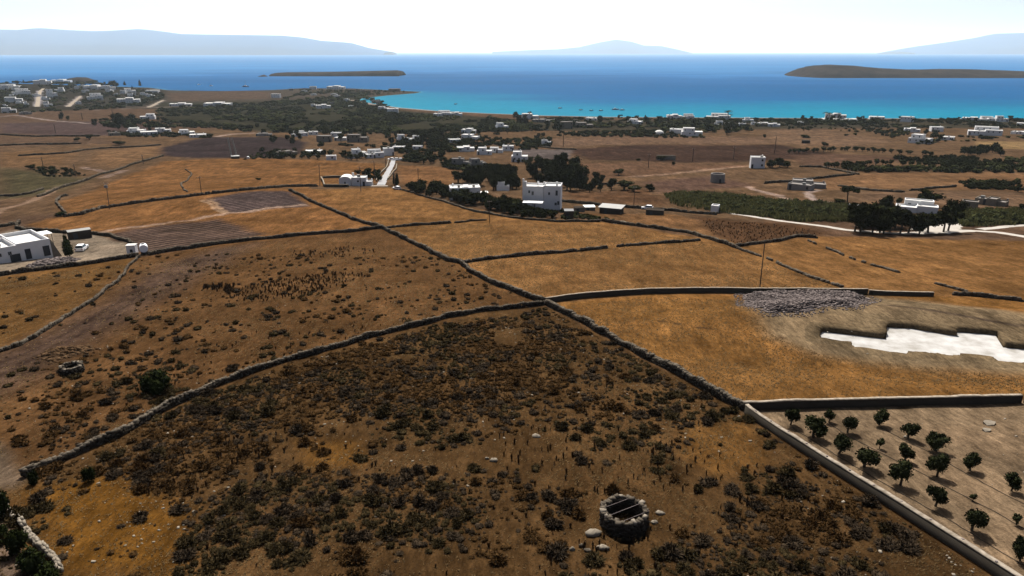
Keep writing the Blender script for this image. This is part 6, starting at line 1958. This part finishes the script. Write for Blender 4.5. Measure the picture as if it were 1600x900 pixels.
def shrub_label(u, v):
    if v > 730 and u > 1040:
        return 'dark cushion shrub in the heath along the slanting plot wall', 'heath shrubs along the plot wall'
    if v > 730 and u > 830:
        return 'dark cushion shrub on the open ground around the stone well', 'shrubs around the stone well'
    if v > 730 and u > 285:
        return 'dark cushion shrub in the thick heath at the bottom of the picture', 'heath shrubs at the bottom'
    if v > 690 and u < 440:
        return 'dark cushion shrub on the slope beside the orange grass patch', 'shrubs by the orange grass'
    if v < 640 and u > 880:
        return 'dark cushion shrub below the thick pale-topped wall', 'shrubs below the pale-topped wall'
    return 'dark cushion shrub in the heath below the curving stone wall', 'heath shrubs below the curving wall'
first = vis[:300]
for i in first:
    lb, gp = shrub_label(u_[i], v_[i])
    n2 = float(fbm(P[i:i + 1, 0] / 5, P[i:i + 1, 1] / 5, 88, 2)[0])
    m = SMAT[int(np.clip((n2 - 0.25) / 0.5 * 3 + random.uniform(-0.8, 0.8), 0, 2.99))]
    o = obj('shrub', SHM[(random.randrange(6), m)])
    o.location = tuple(P[i]); o.rotation_euler = (0, 0, random.uniform(0, 6.28))
    o.scale = (s[i] * random.uniform(0.85, 1.2), s[i] * random.uniform(0.85, 1.2), s[i] * random.uniform(0.5, 0.85))
    lb = lb.replace('dark cushion', {'shrubA': 'dark olive-brown cushion', 'shrubB': 'dark grey-brown cushion', 'shrubC': 'rusty brown cushion'}[m])
    if s[i] > 1.1:
        lb = 'big ' + lb
    tag(o, lb, 'shrub', gp, 'thing')
fs = set(first)
rest = [i for i in range(len(P)) if i not in fs]
def bake(idx, base, mt, name, label, zs=(0.5, 0.85)):
    groups = {}
    for i in idx:
        groups.setdefault(random.randrange(len(base)), []).append(i)
    parts = []
    for b, ii in groups.items():
        V, Fc = base[b]
        ii = np.array(ii)
        a = RNG.random(len(ii)) * 6.28
        sc = s[ii][:, None] * np.stack([RNG.uniform(0.85, 1.2, len(ii)), RNG.uniform(0.85, 1.2, len(ii)), RNG.uniform(*zs, len(ii))], 1)
        W = V[None] * sc[:, None, :]
        c_, s_ = np.cos(a)[:, None], np.sin(a)[:, None]
        W = np.stack([W[..., 0] * c_ - W[..., 1] * s_, W[..., 0] * s_ + W[..., 1] * c_, W[..., 2]], -1) + P[ii][:, None, :]
        parts.append((W.reshape(-1, 3), (np.arange(len(ii))[:, None, None] * len(V) + Fc[None]).reshape(-1, Fc.shape[1])))
    V, Fc = join(parts)
    o = obj(name, np_mesh(name, V, Fc, M[mt]), kind='stuff')
    o['label'] = label
n2 = fbm(P[:, 0] / 5, P[:, 1] / 5, 88, 2)
cls = np.clip((n2 - 0.25) / 0.5 * 3 + RNG.uniform(-0.8, 0.8, len(P)), 0, 2.99).astype(int)
for m in range(3):
    bake([i for i in rest if cls[i] == m], SHL, SMAT[m], 'shrubbery', ('dark heath', 'grey heath', 'rusty heath')[m] + ' cushions covering the scrub fields')
print('shrubs', len(P))

# upright dried stalks
def stalk_arrays(seed):
    rs = np.random.default_rng(seed)
    V, Fc = [], []
    for k in range(11):
        a = rs.random() * 6.28
        q = rs.random() * 0.10
        b = np.array([math.cos(a) * q, math.sin(a) * q, -0.03])
        t = b + np.array([rs.normal() * 0.07, rs.normal() * 0.07, rs.uniform(0.5, 1.05)])
        w_ = np.array([math.cos(a + 1.5), math.sin(a + 1.5), 0]) * 0.055
        mid = b * 0.4 + t * 0.6
        n = len(V)
        V += [b - w_ * 0.6, b + w_ * 0.6, mid + w_, t + w_ * 0.3, t - w_ * 0.3, mid - w_]
        Fc += [(n, n + 1, n + 2, n + 5), (n + 5, n + 2, n + 3, n + 4)]
    v2, f2 = ball((0, 0, 0.28), (0.08, 0.08, 0.3), seed, 6, 4)
    return join([(np.array(V), np.array(Fc)), (v2, f2)])
ST = [stalk_arrays(q) for q in range(5)]
STM = [np_mesh('dried_weed', V, Fc, M['weed']) for V, Fc in ST]
wz = [([(830, 720), (1060, 690), (1200, 740), (1120, 780), (1000, 790), (900, 760), (840, 770)], 60), ([(860, 850), (1060, 840), (1120, 890), (1000, 905), (830, 905)], 34), ([(220, 720), (300, 695), (310, 760), (230, 780)], 55), ([(340, 690), (430, 680), (440, 720), (330, 730)], 26), ([(1100, 800), (1240, 740), (1290, 800), (1160, 830)], 34), ([(760, 690), (860, 650), (1000, 670), (940, 720), (820, 740)], 40)]
WL = ['dried upright weed on the open ground near the stone well', 'dried upright weed below the stone well', 'dried brown thistle in the stand beside the orange grass', 'dried brown thistle on the slope under the curving wall', 'dried upright weed near the slanting plot wall', 'dried upright weed in the middle of the scrub field']
for zi, (px, n) in enumerate(wz):
    for p in zone_points(px, n):
        o = obj('dried_weed', STM[random.randrange(5)])
        o.location = tuple(p); h = random.uniform(0.28, 0.68)
        o.scale = (h * random.uniform(0.9, 1.4), h * random.uniform(0.9, 1.4), h); o.rotation_euler = (0, 0, random.uniform(0, 6.28))
        tag(o, WL[zi], 'weed', ['weeds near the well', 'weeds below the well', 'thistles by the orange grass', 'thistles under the curving wall', 'weeds near the plot wall', 'weeds mid field'][zi], 'thing')
parts = []
for px, n, h0, h1 in [([(345, 460), (420, 440), (520, 425), (580, 430), (500, 455), (400, 475)], 420, 0.3, 0.62), ([(440, 395), (540, 385), (600, 395), (500, 405)], 90, 0.35, 0.7), ([(300, 450), (370, 445), (360, 460)], 50, 0.5, 0.9), ([(1095, 342), (1250, 356), (1290, 366), (1160, 384), (1110, 366)], 420, 0.3, 0.6),
                      ([(180, 700), (640, 560), (1000, 560), (1400, 840), (1100, 900), (300, 900)], 260, 0.2, 0.5), ([(60, 620), (300, 540), (560, 480), (640, 500), (330, 600), (80, 700)], 90, 0.2, 0.5)]:
    for p in zone_points(px, n):
        V, Fc = ST[random.randrange(5)]
        h = random.uniform(h0, h1)
        parts.append((V * np.array([h * 1.7, h * 1.7, h]) + p, Fc))
V, Fc = join(parts)
o = obj('weeds', np_mesh('weeds', V, Fc, M['weed']), kind='stuff')
o['label'] = 'stands of dried brown weeds over the fields'

# straw
def straw():
    n = 300000
    y = 26 + (230 - 26) * RNG.random(n) ** 1.25
    x = RNG.uniform(-1, 1, n) * (y * 0.80 + 8)
    z = H(x, y)
    u, v, dep = proj(np.stack([x, y, z], 1))
    g = fbm(x / 9, y / 9, 91, 4)
    pr = np.zeros(n)
    pr[in_poly(u, v, near_field)] = 0.5
    pr[in_poly(u, v, upper_field)] = 0.45
    pr[in_poly(u, v, left_field)] = 0.7
    pr[in_poly(u, v, right_field)] = 0.95
    pr[in_poly(u, v, gold_field)] = 0.8
    pr[in_poly(u, v, bare[0])] = 0.9
    pr[in_poly(u, v, bare[2])] = 0.9
    pr *= 0.35 + 1.2 * sstep(0.38, 0.68, g)
    pr[in_poly(u, v, [(1150, 462), (1350, 456), (1480, 470), (1640, 490), (1640, 585), (1400, 568), (1280, 550), (1205, 520)])] = 0
    k = (RNG.random(n) < pr) & (u > -40) & (u < 1640) & (v < 950)
    x, y, z = x[k], y[k], z[k]
    m = len(x)
    P0 = np.stack([x, y, z - 0.03], 1)
    parts = []
    for b in range(2):
        a = RNG.random(m) * 6.28
        h = RNG.uniform(0.07, 0.20, m)
        d = np.c_[np.cos(a), np.sin(a), np.zeros(m)] * (0.035 + 0.0006 * y)[:, None]
        lean = np.c_[0.35 + RNG.normal(size=m) * 0.35, -0.1 + RNG.normal(size=m) * 0.35, np.ones(m)] * h[:, None]
        o_ = (RNG.random((m, 3)) - 0.5) * np.array([0.2, 0.2, 0])
        V = np.stack([P0 + o_ - d, P0 + o_ + d, P0 + o_ + lean], 1).reshape(-1, 3)
        parts.append((V, np.arange(m * 3).reshape(-1, 3)))
    V, Fc = join(parts)
    o = obj('grass', np_mesh('grass', V, Fc, M['straw']), kind='stuff')
    o['label'] = 'dry straw-coloured grass over the near fields'
    print('straw', m)
straw()

def pebbles():
    n = 9000
    y = RNG.uniform(28, 120, n)
    x = RNG.uniform(-1, 1, n) * (y * 0.8 + 8)
    z = H(x, y)
    u, v, dep = proj(np.stack([x, y, z], 1))
    pr = np.where(in_poly(u, v, near_field), 0.55, 0) + np.where(in_poly(u, v, upper_field), 0.15, 0)
    pr = pr + np.where(in_poly(u, v, [(1172, 650), (1600, 632), (1660, 640), (1660, 950), (1600, 905)]), 0.25, 0) + np.where(in_poly(u, v, [(1180, 480), (1500, 480), (1640, 500), (1640, 590), (1280, 550)]), 0.18, 0)
    pr = pr * sstep(0.42, 0.7, fbm(x / 8, y / 8, 29, 3))
    k = RNG.random(n) < pr
    m = int(k.sum())
    s_ = 0.05 + 0.14 * RNG.random(m) ** 3
    V, Fc = stones_arrays(np.stack([x[k], y[k], z[k] + 0.02], 1), s_ * 1.5, s_, s_ * 0.6, RNG.random(m) * 6.28, 0.25)
    o = obj('pebbles', np_mesh('pebbles', V, Fc, M['palestone']), kind='stuff')
    o['label'] = 'pale loose stones strewn over the scrub field'
pebbles()

# ------------------------------------------------------------------ air
def haze():
    mb = MB()
    mb.box(-96000, 96000, -3500, 96000, -8, 1700)
    m = bpy.data.materials.new('sea_haze')
    m.use_nodes = True
    t = m.node_tree
    t.nodes.remove(t.nodes['Principled BSDF'])
    pv = t.nodes.new('ShaderNodeVolumePrincipled')
    pv.inputs['Color'].default_value = (0.80, 0.93, 1.0, 1)
    pv.inputs['Density'].default_value = 0.000031
    pv.inputs['Anisotropy'].default_value = 0.35
    t.links.new(pv.outputs[0], t.nodes['Material Output'].inputs['Volume'])
    mb.build('haze', m, kind='stuff')
haze()
print('objects', len(bpy.data.objects), 'tris', sum(len(o.data.polygons) for o in bpy.data.objects if o.type == 'MESH'))
